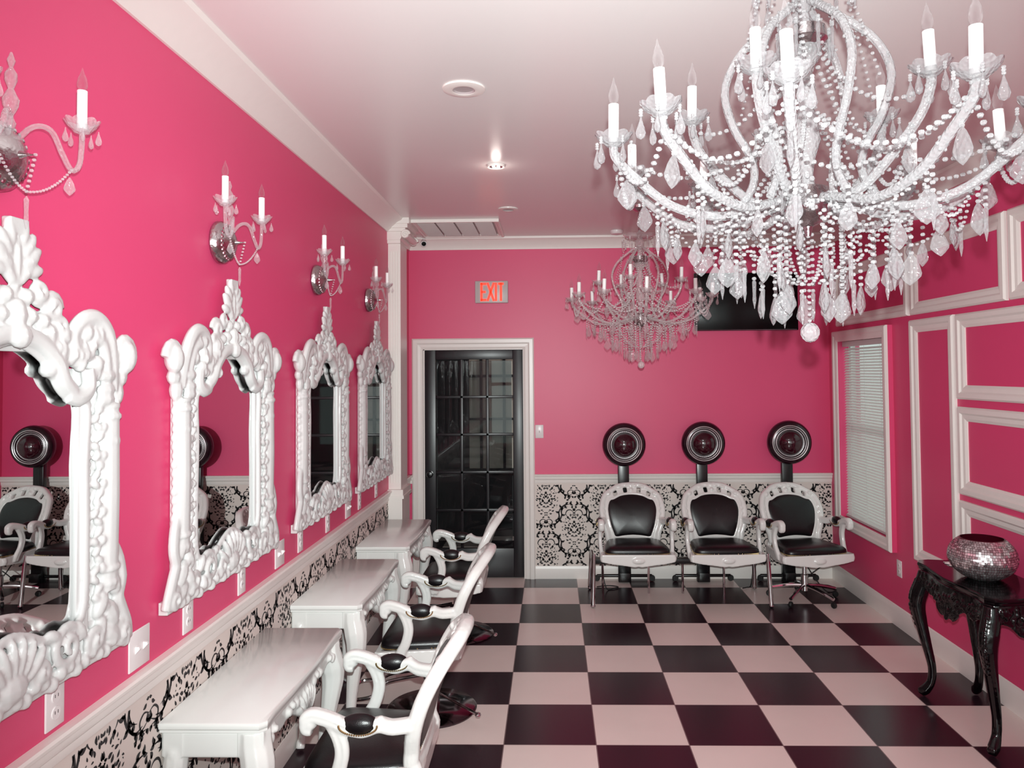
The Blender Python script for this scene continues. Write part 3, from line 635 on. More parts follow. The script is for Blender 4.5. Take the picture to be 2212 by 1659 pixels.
    # hanging from the outer arms
    for g in OUT_ANG:
        pend.append((K, Vector(P3(g, 0.475, 0.405)), math.radians(g), 0.01)); pend.append((K, Vector(P3(g, 0.385, 0.320)), math.radians(g+50), 0.03))
        pend.append((S, Vector(P3(g, 0.40, 0.330)), 0, 0.05)); pend.append((K2, Vector(P3(g, 0.30, 0.290)), math.radians(g+20), 0.055)); pend.append((K, Vector(P3(g+12, 0.24, 0.270)), math.radians(g), 0.08))
        pend.append((S, Vector(P3(g-14, 0.22, 0.285)), 0, 0.11)); pend.append((K2, Vector(P3(g+18, 0.335, 0.30)), math.radians(g+80), 0.03))
    for g in IN_ANG:
        pend.append((K, Vector(P3(g, 0.25, 0.455)), math.radians(g+70), 0.01)); pend.append((K2, Vector(P3(g, 0.16, 0.37)), math.radians(g+10), 0.02))
    # lower basket: long strands ending in kites
    for i in range(18):
        g = i*20+7*(i % 2); r = 0.125 if i % 2 else 0.085; pend.append((K if i % 3 else S, Vector(P3(g, r, 0.275)), math.radians(g*1.7), 0.155+(0.02 if i % 2 == 0 else 0.0)))
    for i in range(10): g = i*36+15; pend.append((S if i % 2 else K2, Vector(P3(g, 0.185, 0.29)), math.radians(g), 0.13))
    # top crown spears
    for i in range(12): g = i*30; pend.append((S if i % 2 else D, Vector(P3(g, 0.125, 0.925)), 0, 0.015))
    for i in range(8): g = i*45+10; pend.append((S, Vector(P3(g, 0.07, 0.80)), 0, 0.01))
    chain_all = MB(); rest = MB(); pts_used = 0
    order = sorted(range(len(pend)), key=lambda i: -len(pend[i][0].vertices)*1.0+((pend[i][1].y) if True else 0)*10)
    for n_, i in enumerate(order):
        me, p, rz, ln = pend[i]; q = p-Vector((0, 0, ln))
        beads([p, q], 0.0066 if me is not D else 0.005, 0.0165, chain_all, 6, 4)
        if n_ < 98: put('crystal_drop', me, t, q, (rnd.uniform(-0.08, 0.08), rnd.uniform(-0.08, 0.08), rz))
        else:
            R_ = Matrix.Rotation(rz, 3, 'Z'); rest.add([R_ @ v.co + q for v in me.vertices], [tuple(f.vertices) for f in me.polygons])
    rs = put('crystal_drops', rest.mesh('crystal_drops', mc, smooth=False), t); rs['kind'] = 'stuff'
    o = put('bead_strands', chain_all.mesh('bead_strands', mbd), t, label='short hanging strands of crystal beads'); o['kind'] = 'stuff'
    # swags: outer tip -> column, outer tip -> next tip, loops -> column
    def chain(a, b, s, r=0.0074, gap=0.0180):
        put('bead_chain', beads(sag(a, b, s), r, gap, None, 6, 4).mesh('bead_chain', mbd), t)
    for j, g in enumerate(OUT_ANG):
        h = OUT_ANG[(j+1) % len(OUT_ANG)]
        chain(P3(g, 0.46, 0.43), P3(g, 0.045, 0.56), 0.085); chain(P3(g, 0.50, 0.455), P3(h, 0.50, 0.455), 0.10)
        chain(P3(g, 0.37, 0.315), P3(h, 0.37, 0.315), 0.07, 0.005); chain(P3(g, 0.25, 0.30), P3(h, 0.25, 0.30), 0.05, 0.005)
    for j, g in enumerate(IN_ANG):
        h = IN_ANG[(j+1) % len(IN_ANG)]; chain(P3(g, 0.295, 0.57), P3(g, 0.04, 0.72), 0.07); chain(P3(g, 0.26, 0.48), P3(h, 0.26, 0.48), 0.10)
    for i in range(6): g = i*60; chain(P3(g, 0.10, 0.92), P3(g+12, 0.195, 0.62), -0.02, 0.005); chain(P3(g, 0.05, 0.76), P3(g+30, 0.18, 0.45), 0.06, 0.0055)
    for i in range(12): g = i*30; chain(P3(g, 0.20, 0.29), P3(g, 0.04, 0.13), 0.03, 0.0055, 0.015)
    chain((0, 0, 0.25), (0, 0, 0.03), 0.0, 0.0055, 0.0155)
    # crystal button clusters over the arm hub
    mb = MB()
    for i in range(70):
        a = rnd.uniform(0, 2*PI); r = rnd.uniform(0.03, 0.14); mb.ell((r*math.cos(a), r*math.sin(a), rnd.uniform(0.30, 0.42)), rnd.uniform(0.006, 0.011), 6, 4)
    o = put('crystal_buttons', mb.mesh('crystal_buttons', mbd), t); o['kind'] = 'stuff'
    return t
make_chandelier('large crystal chandelier hanging close to the camera at upper right', (0.925, CAM.y+2.0, 1.938), M['crystal'], M['bead'], M['armglass'], 0.0, 5)
make_chandelier('smoky crystal chandelier farther back in the room, beside the black television', (0.905, 1.76, 1.884), M['smoke'], M['smokebead'], M['smokearm'], math.radians(20), 9, 0.0085)

# ================================================================== SCONCES
def make_sconce_meshes():
    d = {}
    mb = MB(); mb.lathe([(0.001, 0), (0.080, 0.0), (0.084, 0.006), (0.082, 0.022), (0.073, 0.034), (0.057, 0.050), (0.032, 0.064), (0.010, 0.070), (0.004, 0.085), (0.0008, 0.105)], 28, axis='x')
    for i in range(24): a = 2*PI*i/24; mb.ell((0.042, 0.062*math.cos(a), 0.062*math.sin(a)), (0.007, 0.006, 0.009), 6, 4)
    d['plate'] = mb.mesh('back_plate', M['silver'])
    for s in (1, -1):
        p = smoothpath([(0.04, s*0.01, 0.02), (0.07, s*0.035, 0.075), (0.09, s*0.075, 0.080), (0.10, s*0.105, 0.030), (0.103, s*0.135, 0.0), (0.103, s*0.165, 0.02), (0.103, s*0.175, 0.075), (0.103, s*0.175, 0.115)], 6)
        d['arm%d' % s] = MB().tube(p, 0.0065, 8).mesh('arm', M['clear'])
    d['bob'] = bobeche_mb(0.040, 0).mesh('bobeche', M['clear'])
    d['c'] = MB().lathe([(0.001, 0), (0.012, 0), (0.012, 0.098), (0.001, 0.098)], 16).mesh('candle_sleeve', M['candle'])
    d['b'] = MB().lathe(flame_bulb(0.098, 0.012, 0.060), 12).mesh('bulb', M['bulb'])
    mb = MB(); mb.lathe([(0.006, 0), (0.012, 0.02), (0.005, 0.035), (0.016, 0.06), (0.018, 0.075), (0.006, 0.10), (0.013, 0.12), (0.013, 0.135), (0.004, 0.15), (0.009, 0.165), (0.002, 0.185)], 10)
    d['spire'] = mb.mesh('spire', M['clear'])
    mb = MB()
    for s in (1, -1): beads([Vector(q)+Vector((0, 0, 0)) for q in sag((0.085, 0, -0.085), (0.103, s*0.135, 0.0), 0.018)], 0.0042, 0.010, mb)
    beads([(0.105, 0, 0.0), (0.085, 0, -0.085)], 0.005, 0.012, mb); d['swag'] = mb.mesh('bead_swag', M['clearbead'])
    d['D'] = drop(0.008, 0.036).mesh('teardrop', M['clear'], smooth=False); d['K'] = kite(0.026, 0.045, 0.010).mesh('kite', M['clear'], smooth=False); d['S'] = spear(0.006, 0.075).mesh('icicle', M['clear'], smooth=False)
    return d
SD = make_sconce_meshes()
slab = ['silver wall sconce cut off by the left edge, above the nearest mirror', 'silver wall sconce with two candle arms above the second mirror from the camera',
        'silver wall sconce with two candle arms above the third mirror from the camera', 'silver wall sconce with candle arms farthest along the wall, overlapping the white pilaster']
for y, l in zip((-2.12, -0.92, 0.295, 1.475), slab):
    t = thing('wall_sconce', l, 'wall sconce', (XL, y, 2.35), 0, 'crystal wall sconces on the pink wall')
    put('back_plate', SD['plate'], t); put('spire', SD['spire'], t, (0.045, 0, 0.055)); put('bead_swag', SD['swag'], t)
    for s in (1, -1):
        a = put('arm', SD['arm%d' % s], t); c = (0.103, s*0.175, 0.115)
        put('bobeche', SD['bob'], a, c); put('candle_sleeve', SD['c'], a, c, label='white candle sleeve'); put('bulb', SD['b'], a, c)
        for kk in range(5):
            an = 2*PI*kk/5+0.3; put('crystal_drop', SD['D'], t, (c[0]+0.038*math.cos(an), c[1]+0.038*math.sin(an), c[2]-0.004), (0, 0, an))
        put('crystal_drop', SD['K'], t, (0.103, s*0.128, -0.020), (0, 0, 0.7))
    put('crystal_drop', SD['S'], t, (0.085, 0, -0.095))

# ================================================================== ARMCHAIRS
def back_y(x, z):
    d = z-0.42; return 0.165+0.02*d+0.78*d*abs(d)-0.30*x*x
def chair_frame():
    mb = MB()
    inner = [(0, 0.800), (0.09, 0.790), (0.150, 0.765), (0.185, 0.755), (0.205, 0.715), (0.208, 0.66), (0.190, 0.57), (0.165, 0.495), (0.145, 0.462), (0.08, 0.468), (0, 0.474)]
    outer = [(0, 0.868), (0.10, 0.858), (0.170, 0.825), (0.225, 0.785), (0.250, 0.715), (0.253, 0.66), (0.238, 0.57), (0.212, 0.495), (0.195, 0.430), (0.10, 0.418), (0, 0.420)]
    full = lambda L: L+[(-a, b) for a, b in L[-2:0:-1]]
    I = smoothpath([(a, b, 0) for a, b in full(inner)], 6, True); O = smoothpath([(a, b, 0) for a, b in full(outer)], 6, True)
    P = lambda p, e=0.0: Vector((p.x, back_y(p.x, p.y)+e, p.y))
    mb.tube([P(p, -0.008) for p in I], 0.014, 8, closed=True); mb.tube([P(p, -0.006) for p in O], 0.024, 8, closed=True); mb.tube([P(p, 0.010) for p in O], 0.020, 8, closed=True)
    n = len(I)
    for i in range(n):
        a, b = I[i], I[(i+1) % n]; c, d = O[(i+1) % n], O[i]; ang = i/n
        cz = d.y; slot = (d.y > 0.78 and abs(abs(d.x)-0.055) < 0.017) or (d.y > 0.77 and abs(abs(d.x)-0.148) < 0.014)
        if slot: continue
        vs = [P(a, -0.018), P(b, -0.018), P(c, -0.018), P(d, -0.018), P(a, 0.018), P(b, 0.018), P(c, 0.018), P(d, 0.018)]
        mb.add(vs, [(0, 3, 2, 1), (4, 5, 6, 7), (0, 1, 5, 4), (1, 2, 6, 5), (2, 3, 7, 6), (3, 0, 4, 7)])
    # carved crest
    for (x, z, rx, rz, rt_) in ((0, 0.862, 0.030, 0.024, 0), (0.034, 0.862, 0.018, 0.018, 0.4), (-0.034, 0.862, 0.018, 0.018, -0.4), (0.10, 0.852, 0.032, 0.014, -0.3), (-0.10, 0.852, 0.032, 0.014, 0.3), (0.195, 0.80, 0.026, 0.020, -0.8), (-0.195, 0.80, 0.026, 0.020, 0.8), (0, 0.83, 0.02, 0.02, 0)):
        mb.ell((x, back_y(x, z)-0.012, z), (rx, 0.024, rz), 10, 6, rot=-rt_, axis='y')
    for s in (-1, 1):
        for zz in (0.70, 0.66, 0.62, 0.58, 0.54): mb.ell((s*(0.232-0.05*(0.66-zz)), back_y(0.23, zz)-0.018, zz), (0.007, 0.008, 0.026), 8, 5)
        # rear stile down to seat frame
        mb.tube(smoothpath([(s*0.20, back_y(0.2, 0.46), 0.46), (s*0.205, 0.175, 0.41), (s*0.215, 0.165, 0.36)], 4), 0.024, 8)
        # arm
        arm = smoothpath([(s*0.238, back_y(0.238, 0.60)+0.0, 0.600), (s*0.262, 0.10, 0.600), (s*0.277, 0.055, 0.615), (s*0.282, 0.0, 0.600), (s*0.284, -0.06, 0.612), (s*0.283, -0.12, 0.636), (s*0.282, -0.175, 0.648), (s*0.282, -0.205, 0.632), (s*0.282, -0.200, 0.608), (s*0.282, -0.180, 0.608)], 5)
        for dx, dz in ((-0.007, -0.010), (0.007, -0.010), (-0.007, 0.008), (0.007, 0.008)): mb.tube([p+Vector((dx, 0, dz)) for p in arm], 0.018, 8)
        mb.ell((s*0.282, -0.186, 0.624), (0.026, 0.028, 0.028), 10, 6)
        mb.ell((s*0.279, 0.062, 0.634), (0.016, 0.014, 0.012), 8, 5); mb.ell((s*0.284, -0.088, 0.640), (0.016, 0.014, 0.012), 8, 5)
        # arm post
        post = smoothpath([(s*0.283, -0.105, 0.615), (s*0.285, -0.082, 0.57), (s*0.287, -0.072, 0.52), (s*0.286, -0.085, 0.46), (s*0.281, -0.110, 0.41), (s*0.274, -0.130, 0.36)], 5)
        for dy in (-0.010, 0.010): mb.tube([p+Vector((0, dy, 0)) for p in post], [0.020-0.003*math.sin(PI*i/(len(post)-1)) for i in range(len(post))], 8)
    # seat rails with scalloped lower edge
    def rail_(p0, p1, n=24, dip=0.024):
        for i in range(n):
            q = [i/n, (i+1)/n]; z = [0.352-dip*abs(math.sin(PI*(2.0*v)))*0.6-dip*math.exp(-((v-0.5)/0.16)**2) for v in q]
            A = Vector(p0).lerp(Vector(p1), q[0]); B = Vector(p0).lerp(Vector(p1), q[1]); d = (Vector(p1)-Vector(p0)).normalized(); nn = Vector((-d.y, d.x, 0))*0.016
            vs = [A-nn, B-nn, B+nn, A+nn]; lo = [z[0], z[1], z[1], z[0]]
            mb.add([(v.x, v.y, l) for v, l in zip(vs, lo)]+[(v.x, v.y, 0.408) for v in vs], [(0, 3, 2, 1), (4, 5, 6, 7), (0, 1, 5, 4), (1, 2, 6, 5), (2, 3, 7, 6), (3, 0, 4, 7)])
    rail_((-0.285, -0.235, 0), (0.285, -0.235, 0), 32, 0.036); rail_((0.278, -0.235, 0), (0.222, 0.18, 0)); rail_((-0.222, 0.18, 0), (-0.278, -0.235, 0)); rail_((0.22, 0.175, 0), (-0.22, 0.175, 0), 24, 0.008)
    for s in (-1, 1): mb.ell((s*0.276, -0.228, 0.378), (0.024, 0.024, 0.032), 10, 6)
    mb.ell((0, -0.254, 0.362), (0.05, 0.012, 0.022), 10, 6)
    return mb, I
mbc, IN = chair_frame()
ME_chair = remesh(mbc, M['white'], 0.0055, 1, 'carved_chair_frame')
def pad_mesh():
    """seat cushion"""
    mb = MB(); n, m = 40, 8; rings = []
    def outline(t):
        a = 2*PI*t; c, s_ = math.cos(a), math.sin(a); e = 0.32
        x = math.copysign(abs(c)**e, c); y = math.copysign(abs(s_)**e, s_); yy = y*0.200-0.035; hw = lerp(0.215, 0.262, (0.165-yy)/0.40); return x*hw, yy
    lv = [(1.0, 0.402), (1.02, 0.418), (1.01, 0.436), (0.955, 0.450), (0.80, 0.462), (0.55, 0.470), (0.25, 0.474), (0.02, 0.475)]
    for (sc, z) in lv:
        rings.append([((outline(k_/n)[0])*sc, (outline(k_/n)[1]+0.035)*sc-0.035, z) for k_ in range(n)])
    vs = [p for r in rings for p in r]; fs = [(i*n+k_, i*n+(k_+1) % n, (i+1)*n+(k_+1) % n, (i+1)*n+k_) for i in range(len(lv)-1) for k_ in range(n)]
    fs += [tuple(range(n))[::-1], tuple(range((len(lv)-1)*n, len(lv)*n))]; mb.add(vs, fs)
    nb = MB()
    for k_ in range(150):
        x, y = outline(k_/150); nb.ell((x*1.015, (y+0.035)*1.015-0.035, 0.412), 0.0040, 5, 3)
    return mb.mesh('seat_cushion', M['leather'], True, 70), nb.mesh('seat_nailheads', M['nail'])
ME_seat, ME_seatnails = pad_mesh()
def back_pad():
    mb = MB(); n = len(IN); cx, cz = 0, 0.635
    for side in (-1, 1):
        rings = []
        for (sc, e) in ((1.03, 0.0), (1.0, 0.012), (0.94, 0.021), (0.84, 0.027), (0.65, 0.032), (0.40, 0.035), (0.2, 0.036), (0.01, 0.0362)):
            rr = []
            for p in IN:
                an = math.atan2((p.y-cz)/0.16, p.x/0.19); k2 = 1-(1-min(sc, 1.0))*0.9; ex, ez = 0.19*math.cos(an), 0.16*math.sin(an); x = (p.x*k2+ex*(1-k2))*sc; z = cz+((p.y-cz)*k2+ez*(1-k2))*sc; rr.append((x, back_y(x, z)+side*(e*(1.0 if side < 0 else 0.75)+0.001), z))
            rings.append(rr)
        vs = [p for r in rings for p in r]; fs = []
        for i in range(len(rings)-1):
            for k_ in range(n):
                q = (i*n+k_, i*n+(k_+1) % n, (i+1)*n+(k_+1) % n, (i+1)*n+k_); fs.append(q if side > 0 else q[::-1])
        mb.add(vs, fs)
    nb = MB()
    for side in (-1, 1):
        q = [Vector((p.x*0.985, back_y(p.x, p.y)+side*0.013, cz+(p.y-cz)*0.985)) for p in IN]+[Vector((IN[0].x*0.985, back_y(IN[0].x, IN[0].y)+side*0.013, cz+(IN[0].y-cz)*0.985))]
        beads(q, 0.0034, 0.011, nb, 5, 3, 1.0)
    return mb.mesh('back_pad', M['leather'], True, 80), nb.mesh('back_nailheads', M['nail'])
ME_back, ME_backnails = back_pad()
def arm_pad(s):
    mb = MB(); mb.ell((s*0.2835, -0.012, 0.617), (0.0320, 0.067, 0.038), 24, 14)
    nb = MB()
    for kk in range(26):
        a = PI*kk/25
        for sg in (1, -1): nb.ell((s*0.2835+sg*0.0268, -0.012+0.067*math.cos(a), 0.622-0.031*math.sin(a)), 0.0040, 6, 4)
    return mb.mesh('arm_pad', M['leather'], True, 80), nb.mesh('arm_nailheads', M['nail'])
AP = {s: arm_pad(s) for s in (1, -1)}
def hydraulic_base():
    a = MB().lathe([(0.001, 0.0), (0.245, 0.0), (0.247, 0.008), (0.235, 0.018), (0.12, 0.030), (0.05, 0.040), (0.001, 0.042)], 48).mesh('round_base', M['darkchrome'])
    mb = MB().lathe([(0.045, 0.035), (0.045, 0.17), (0.034, 0.18), (0.030, 0.31), (0.06, 0.325), (0.06, 0.33)], 24); mb.box((-0.13, -0.13, 0.325), (0.13, 0.13, 0.345))
    c = mb.mesh('pump_column', M['chrome'])
    mb = MB(); mb.tube(smoothpath([(0.045, -0.05, 0.20), (0.05, -0.22, 0.17), (0.075, -0.27, 0.14), (0.12, -0.30, 0.115), (0.12, -0.42, 0.10), (0.0, -0.44, 0.10), (-0.12, -0.42, 0.10), (-0.12, -0.30, 0.115), (-0.075, -0.27, 0.14), (-0.05, -0.22, 0.17), (-0.045, -0.05, 0.20)], 5), 0.009, 8)
    mb.tube([(-0.12, -0.30, 0.115), (0.12, -0.30, 0.115)], 0.009, 8); d = mb.mesh('footrest', M['chrome'])
    mb = MB(); mb.tube([(0.03, 0.02, 0.11), (0.16, 0.16, 0.10), (0.25, 0.27, 0.085)], 0.007, 8); mb.ell((0.26, 0.28, 0.083), (0.022, 0.016, 0.012), 8, 6); e = mb.mesh('pump_lever', M['chrome'])
    return a, c, d, e
HB = hydraulic_base()
def star_base():
    col = MB().lathe([(0.028, 0.075), (0.028, 0.20), (0.018, 0.205), (0.018, 0.32), (0.05, 0.33), (0.05, 0.345)], 20); col.box((-0.12, -0.12, 0.335), (0.12, 0.12, 0.348)); legs = []
    for i in range(5):
        a = math.radians(72*i-68); p = lambda r, z: (r*math.cos(a), r*math.sin(a), z)
        legs.append((MB().tube(smoothpath([p(0.02, 0.115), p(0.12, 0.105), p(0.24, 0.078), p(0.275, 0.068)], 4), 0.014, 8).mesh('leg', M['chrome']),
                     MB().lathe([(0.001, -0.012), (0.020, -0.012), (0.024, -0.006), (0.024, 0.006), (0.020, 0.012), (0.001, 0.012)], 16, (0, 0, 0), 'y').mesh('caster', M['rubber']), p(0.275, 0.0245), a))
    return col.mesh('gas_column', M['chrome']), legs
SB = star_base()
def chair(label, loc, rz, group, base):
    t = thing('salon_armchair', label, 'chair', loc, rz, group)
    put('carved_frame', ME_chair, t, label='white carved wooden frame')
    s = put('seat_cushion', ME_seat, t, label='black leather seat'); put('nailhead_trim', ME_seatnails, s)['kind'] = 'stuff'
    b = put('backrest_pad', ME_back, t, label='black leather back panel'); put('nailhead_trim', ME_backnails, b)['kind'] = 'stuff'
    for sg in (1, -1):
        a = put('arm_pad', AP[sg][0], t, label='black leather arm pad'); put('nailhead_trim', AP[sg][1], a)['kind'] = 'stuff'
    if base == 'pump':
        put('round_base', HB[0], t, label='dark polished round base'); put('pump_column', HB[1], t, label='chrome column'); put('footrest', HB[2], t, label='chrome footrest'); put('pump_lever', HB[3], t)
    elif base == 'star':
        put('gas_column', SB[0], t, label='chrome column')
        for (l, c, p, a) in SB[1]: q = put('leg', l, t, label='chrome star-base leg'); put('caster', c, q, p, (0, 0, a))
    return t
cg = 'salon armchairs at the vanity tables'
chair('white and black salon armchair at the bottom edge, only its crest showing', (-0.425, -2.06, 0), -PI/2, cg, 'pump')
chair('white and black salon armchair at the nearest whole vanity table', (-0.415, -0.86, 0), -PI/2, cg, 'pump')
chair('white and black salon armchair at the middle vanity table, between two others in the row', (-0.42, 0.40, 0), -PI/2, cg, 'pump')
chair('white and black salon armchair at the farthest vanity table, overlapping the door', (-0.42, 1.60, 0), -PI/2, cg, 'pump')
dg_ = 'dryer armchairs along the wallpapered back wall'
chair('white and black armchair under the left dryer, nearest the glazed door', (0.915, 2.43, 0), 0.0, dg_, 'none')
chair('white and black armchair under the middle dryer, between two others', (1.605, 2.43, 0), math.radians(2), dg_, 'none')
chair('white and black swivel armchair on a five-star caster base, nearest the window', (2.262, 2.40, 0), math.radians(10), dg_, 'star')

# tandem frame under the first two dryer chairs
t = thing('tandem_bench_frame', 'black beam with chrome tube legs carrying the two left dryer armchairs', 'bench frame', (1.26, 2.43, 0))
mb = MB(); mb.box((-0.70, -0.03, 0.285), (0.70, 0.05, 0.325)); 
for x in (-0.35, 0.345): mb.box((x-0.12, -0.14, 0.325), (x+0.12, 0.14, 0.342))
put('beam', bevel(mb.mesh('beam', M['blackp'], False), 0.004), t, label='black beam')
for sx in (-1, 1):
    for (yy, zt) in ((-0.24, 0.40), (0.26, 0.33)):
        x0 = sx*0.665 if sx > 0 else -0.69
        mb = MB(); mb.tube([(x0, 0.0, 0.305), (x0, yy*0.85, zt), (x0+sx*0.012, yy, 0.02)], [0.014, 0.016, 0.018], 10); mb.ell((x0+sx*0.012, yy, 0.014), (0.020, 0.020, 0.014), 10, 6); put('leg', mb.mesh('leg', M['chrome']), t, label='chrome leg')
for x in (-0.60, -0.22, 0.06, 0.40):
    mb = MB(); mb.tube([(x, 0.15, 0.30), (x, 0.15, 0.0)], 0.010, 8); put('leg', mb.mesh('leg', M['chrome']), t, label='chrome leg')
mb = MB()
for x in (-0.60, -0.22, 0.06, 0.40): mb.tube([(x, 0.0, 0.305), (x, 0.15, 0.300)], 0.008, 6)
put('brace', mb.mesh('brace', M['blackp']), t)

# ================================================================== HOOD DRYERS
def dryer_meshes():
    d = {}
    mb = MB().lathe([(0.001, -0.075), (0.10, -0.07), (0.150, -0.045), (0.180, -0.010), (0.188, 0.028), (0.180, 0.058), (0.160, 0.078), (0.135, 0.082), (0.128, 0.070), (0.118, 0.062), (0.001, 0.06)], 48, axis='y'); d['shell'] = mb.mesh('hood_shell', M['burgshell'], True, 50)
    mb = MB()
    for (r, y, w) in ((0.146, 0.082, 0.0045), (0.131, 0.080, 0.003)): mb.tube([(r*math.cos(a*PI/24), -y, r*math.sin(a*PI/24)) for a in range(48)], w, 8, closed=True)
    d['ring'] = mb.mesh('chrome_ring', M['satin'])
    mb = MB(); mb.tube([(0.114*math.cos(a*PI/24), -0.068, 0.114*math.sin(a*PI/24)) for a in range(48)], 0.006, 8, closed=True)
    for k_ in range(44): a = 2*PI*k_/44; mb.ell((0.114*math.cos(a), -0.075, 0.114*math.sin(a)), 0.0045, 6, 4)
    d['vent'] = mb.mesh('vent_ring', M['satin'])
    mb = MB().lathe([(0.108, 0.060), (0.106, 0.075), (0.098, 0.100), (0.080, 0.125), (0.050, 0.142), (0.020, 0.149), (0.001, 0.150)], 40, axis='y'); d['visor'] = mb.mesh('visor', M['burg'], True, 60)
    return d
DM = dryer_meshes()
for (x, y, zc, px, l) in ((0.873, 2.86, 1.203, 0.868, 'round dark burgundy hood dryer behind the left armchair, nearest the door'), (1.557, 2.86, 1.211, 1.55, 'round dark burgundy hood dryer behind the middle armchair'), (2.295, 2.86, 1.215, 2.25, 'round dark burgundy hood dryer behind the right armchair, by the window')):
    t = thing('hood_dryer', l, 'hair dryer', (x, y, 0), 0, 'hood dryers behind the armchairs')
    h = put('hood', DM['shell'], t, (0, 0, zc), (0, 0, math.radians((0.9-x)*4)), label='dark burgundy hood'); put('chrome_ring', DM['ring'], h); put('vent_ring', DM['vent'], h); put('visor', DM['visor'], h, label='red-black domed visor')
    mb = MB(); mb.box((-0.048, 0.045, 0.56), (0.048, 0.095, zc-0.10)); mb.box((-0.055, 0.04, 0.0), (0.055, 0.10, 0.60)); put('post', bevel(mb.mesh('post', M['blackp'], False), 0.006), t, label='black post')
    mb = MB(); mb.box((-0.045, 0.0, 0.015), (0.045, 0.12, 0.09)); mb.tube([(-0.24, 0.08, 0.05), (0.24, 0.08, 0.05)], 0.014, 8); put('base', bevel(mb.mesh('base', M['blackp'], False), 0.003), t)
    for sx in (-1, 1): put('caster', MB().lathe([(0.001, -0.012), (0.024, -0.012), (0.028, 0), (0.024, 0.012), (0.001, 0.012)], 16, (sx*0.24, 0.08, 0.029), 'y').mesh('caster', M['rubber']), t)
for (pts, l) in (([(0.66, 2.70, 0.25), (0.67, 2.68, 0.12), (0.70, 2.66, 0.012), (0.76, 2.70, 0.008), (0.80, 2.74, 0.008), (0.72, 2.78, 0.008), (0.62, 2.74, 0.008)], 'black cord looping on the floor under the left armchair'),
                 ([(1.84, 2.70, 0.006), (1.88, 2.72, 0.008), (1.93, 2.78, 0.008), (1.98, 2.90, 0.10), (2.02, 2.95, 0.13)], 'black cord on the floor between the middle and right armchairs'),
                 ([(2.33, 2.70, 0.30), (2.40, 2.66, 0.15), (2.50, 2.60, 0.012), (2.60, 2.64, 0.008), (2.58, 2.78, 0.008), (2.42, 2.80, 0.008), (2.40, 2.72, 0.10), (2.52, 2.70, 0.20)], 'black cord looping beside the five-star base near the right wall')):
    thing('power_cord', l, 'cord', me=MB().tube(smoothpath(pts, 6), 0.0045, 6).mesh('power_cord', M['rubber']))

# ================================================================== VANITY TABLES
def cabriole(mb, x, y, ox, oy, ztop, r0=0.034, foot=0.02):
    """ox, oy: outward unit direction"""
    P = [(0.0, ztop), (0.004, ztop-0.05), (0.022, ztop-0.11), (0.026, ztop-0.17), (0.010, ztop-0.28), (-0.012, ztop-0.42), (-0.022, ztop-0.54), (-0.014, ztop-0.62), (0.010, 0.035), (0.024, 0.012)]
    R = [r0*1.05, r0*1.1, r0*1.12, r0*0.98, r0*0.74, r0*0.56, r0*0.46, r0*0.48, r0*0.62, r0*0.60]
    p = smoothpath([(x+ox*a, y+oy*a, z) for a, z in P], 4); rr = []
    for i in range(len(p)): f_ = i/4; j = min(int(f_), len(R)-2); rr.append(lerp(R[j], R[j+1], min(1, f_-j)))
    mb.tube(p, rr, 10); return mb
VX0, VX1, VT = 0.004, 0.352, 0.716
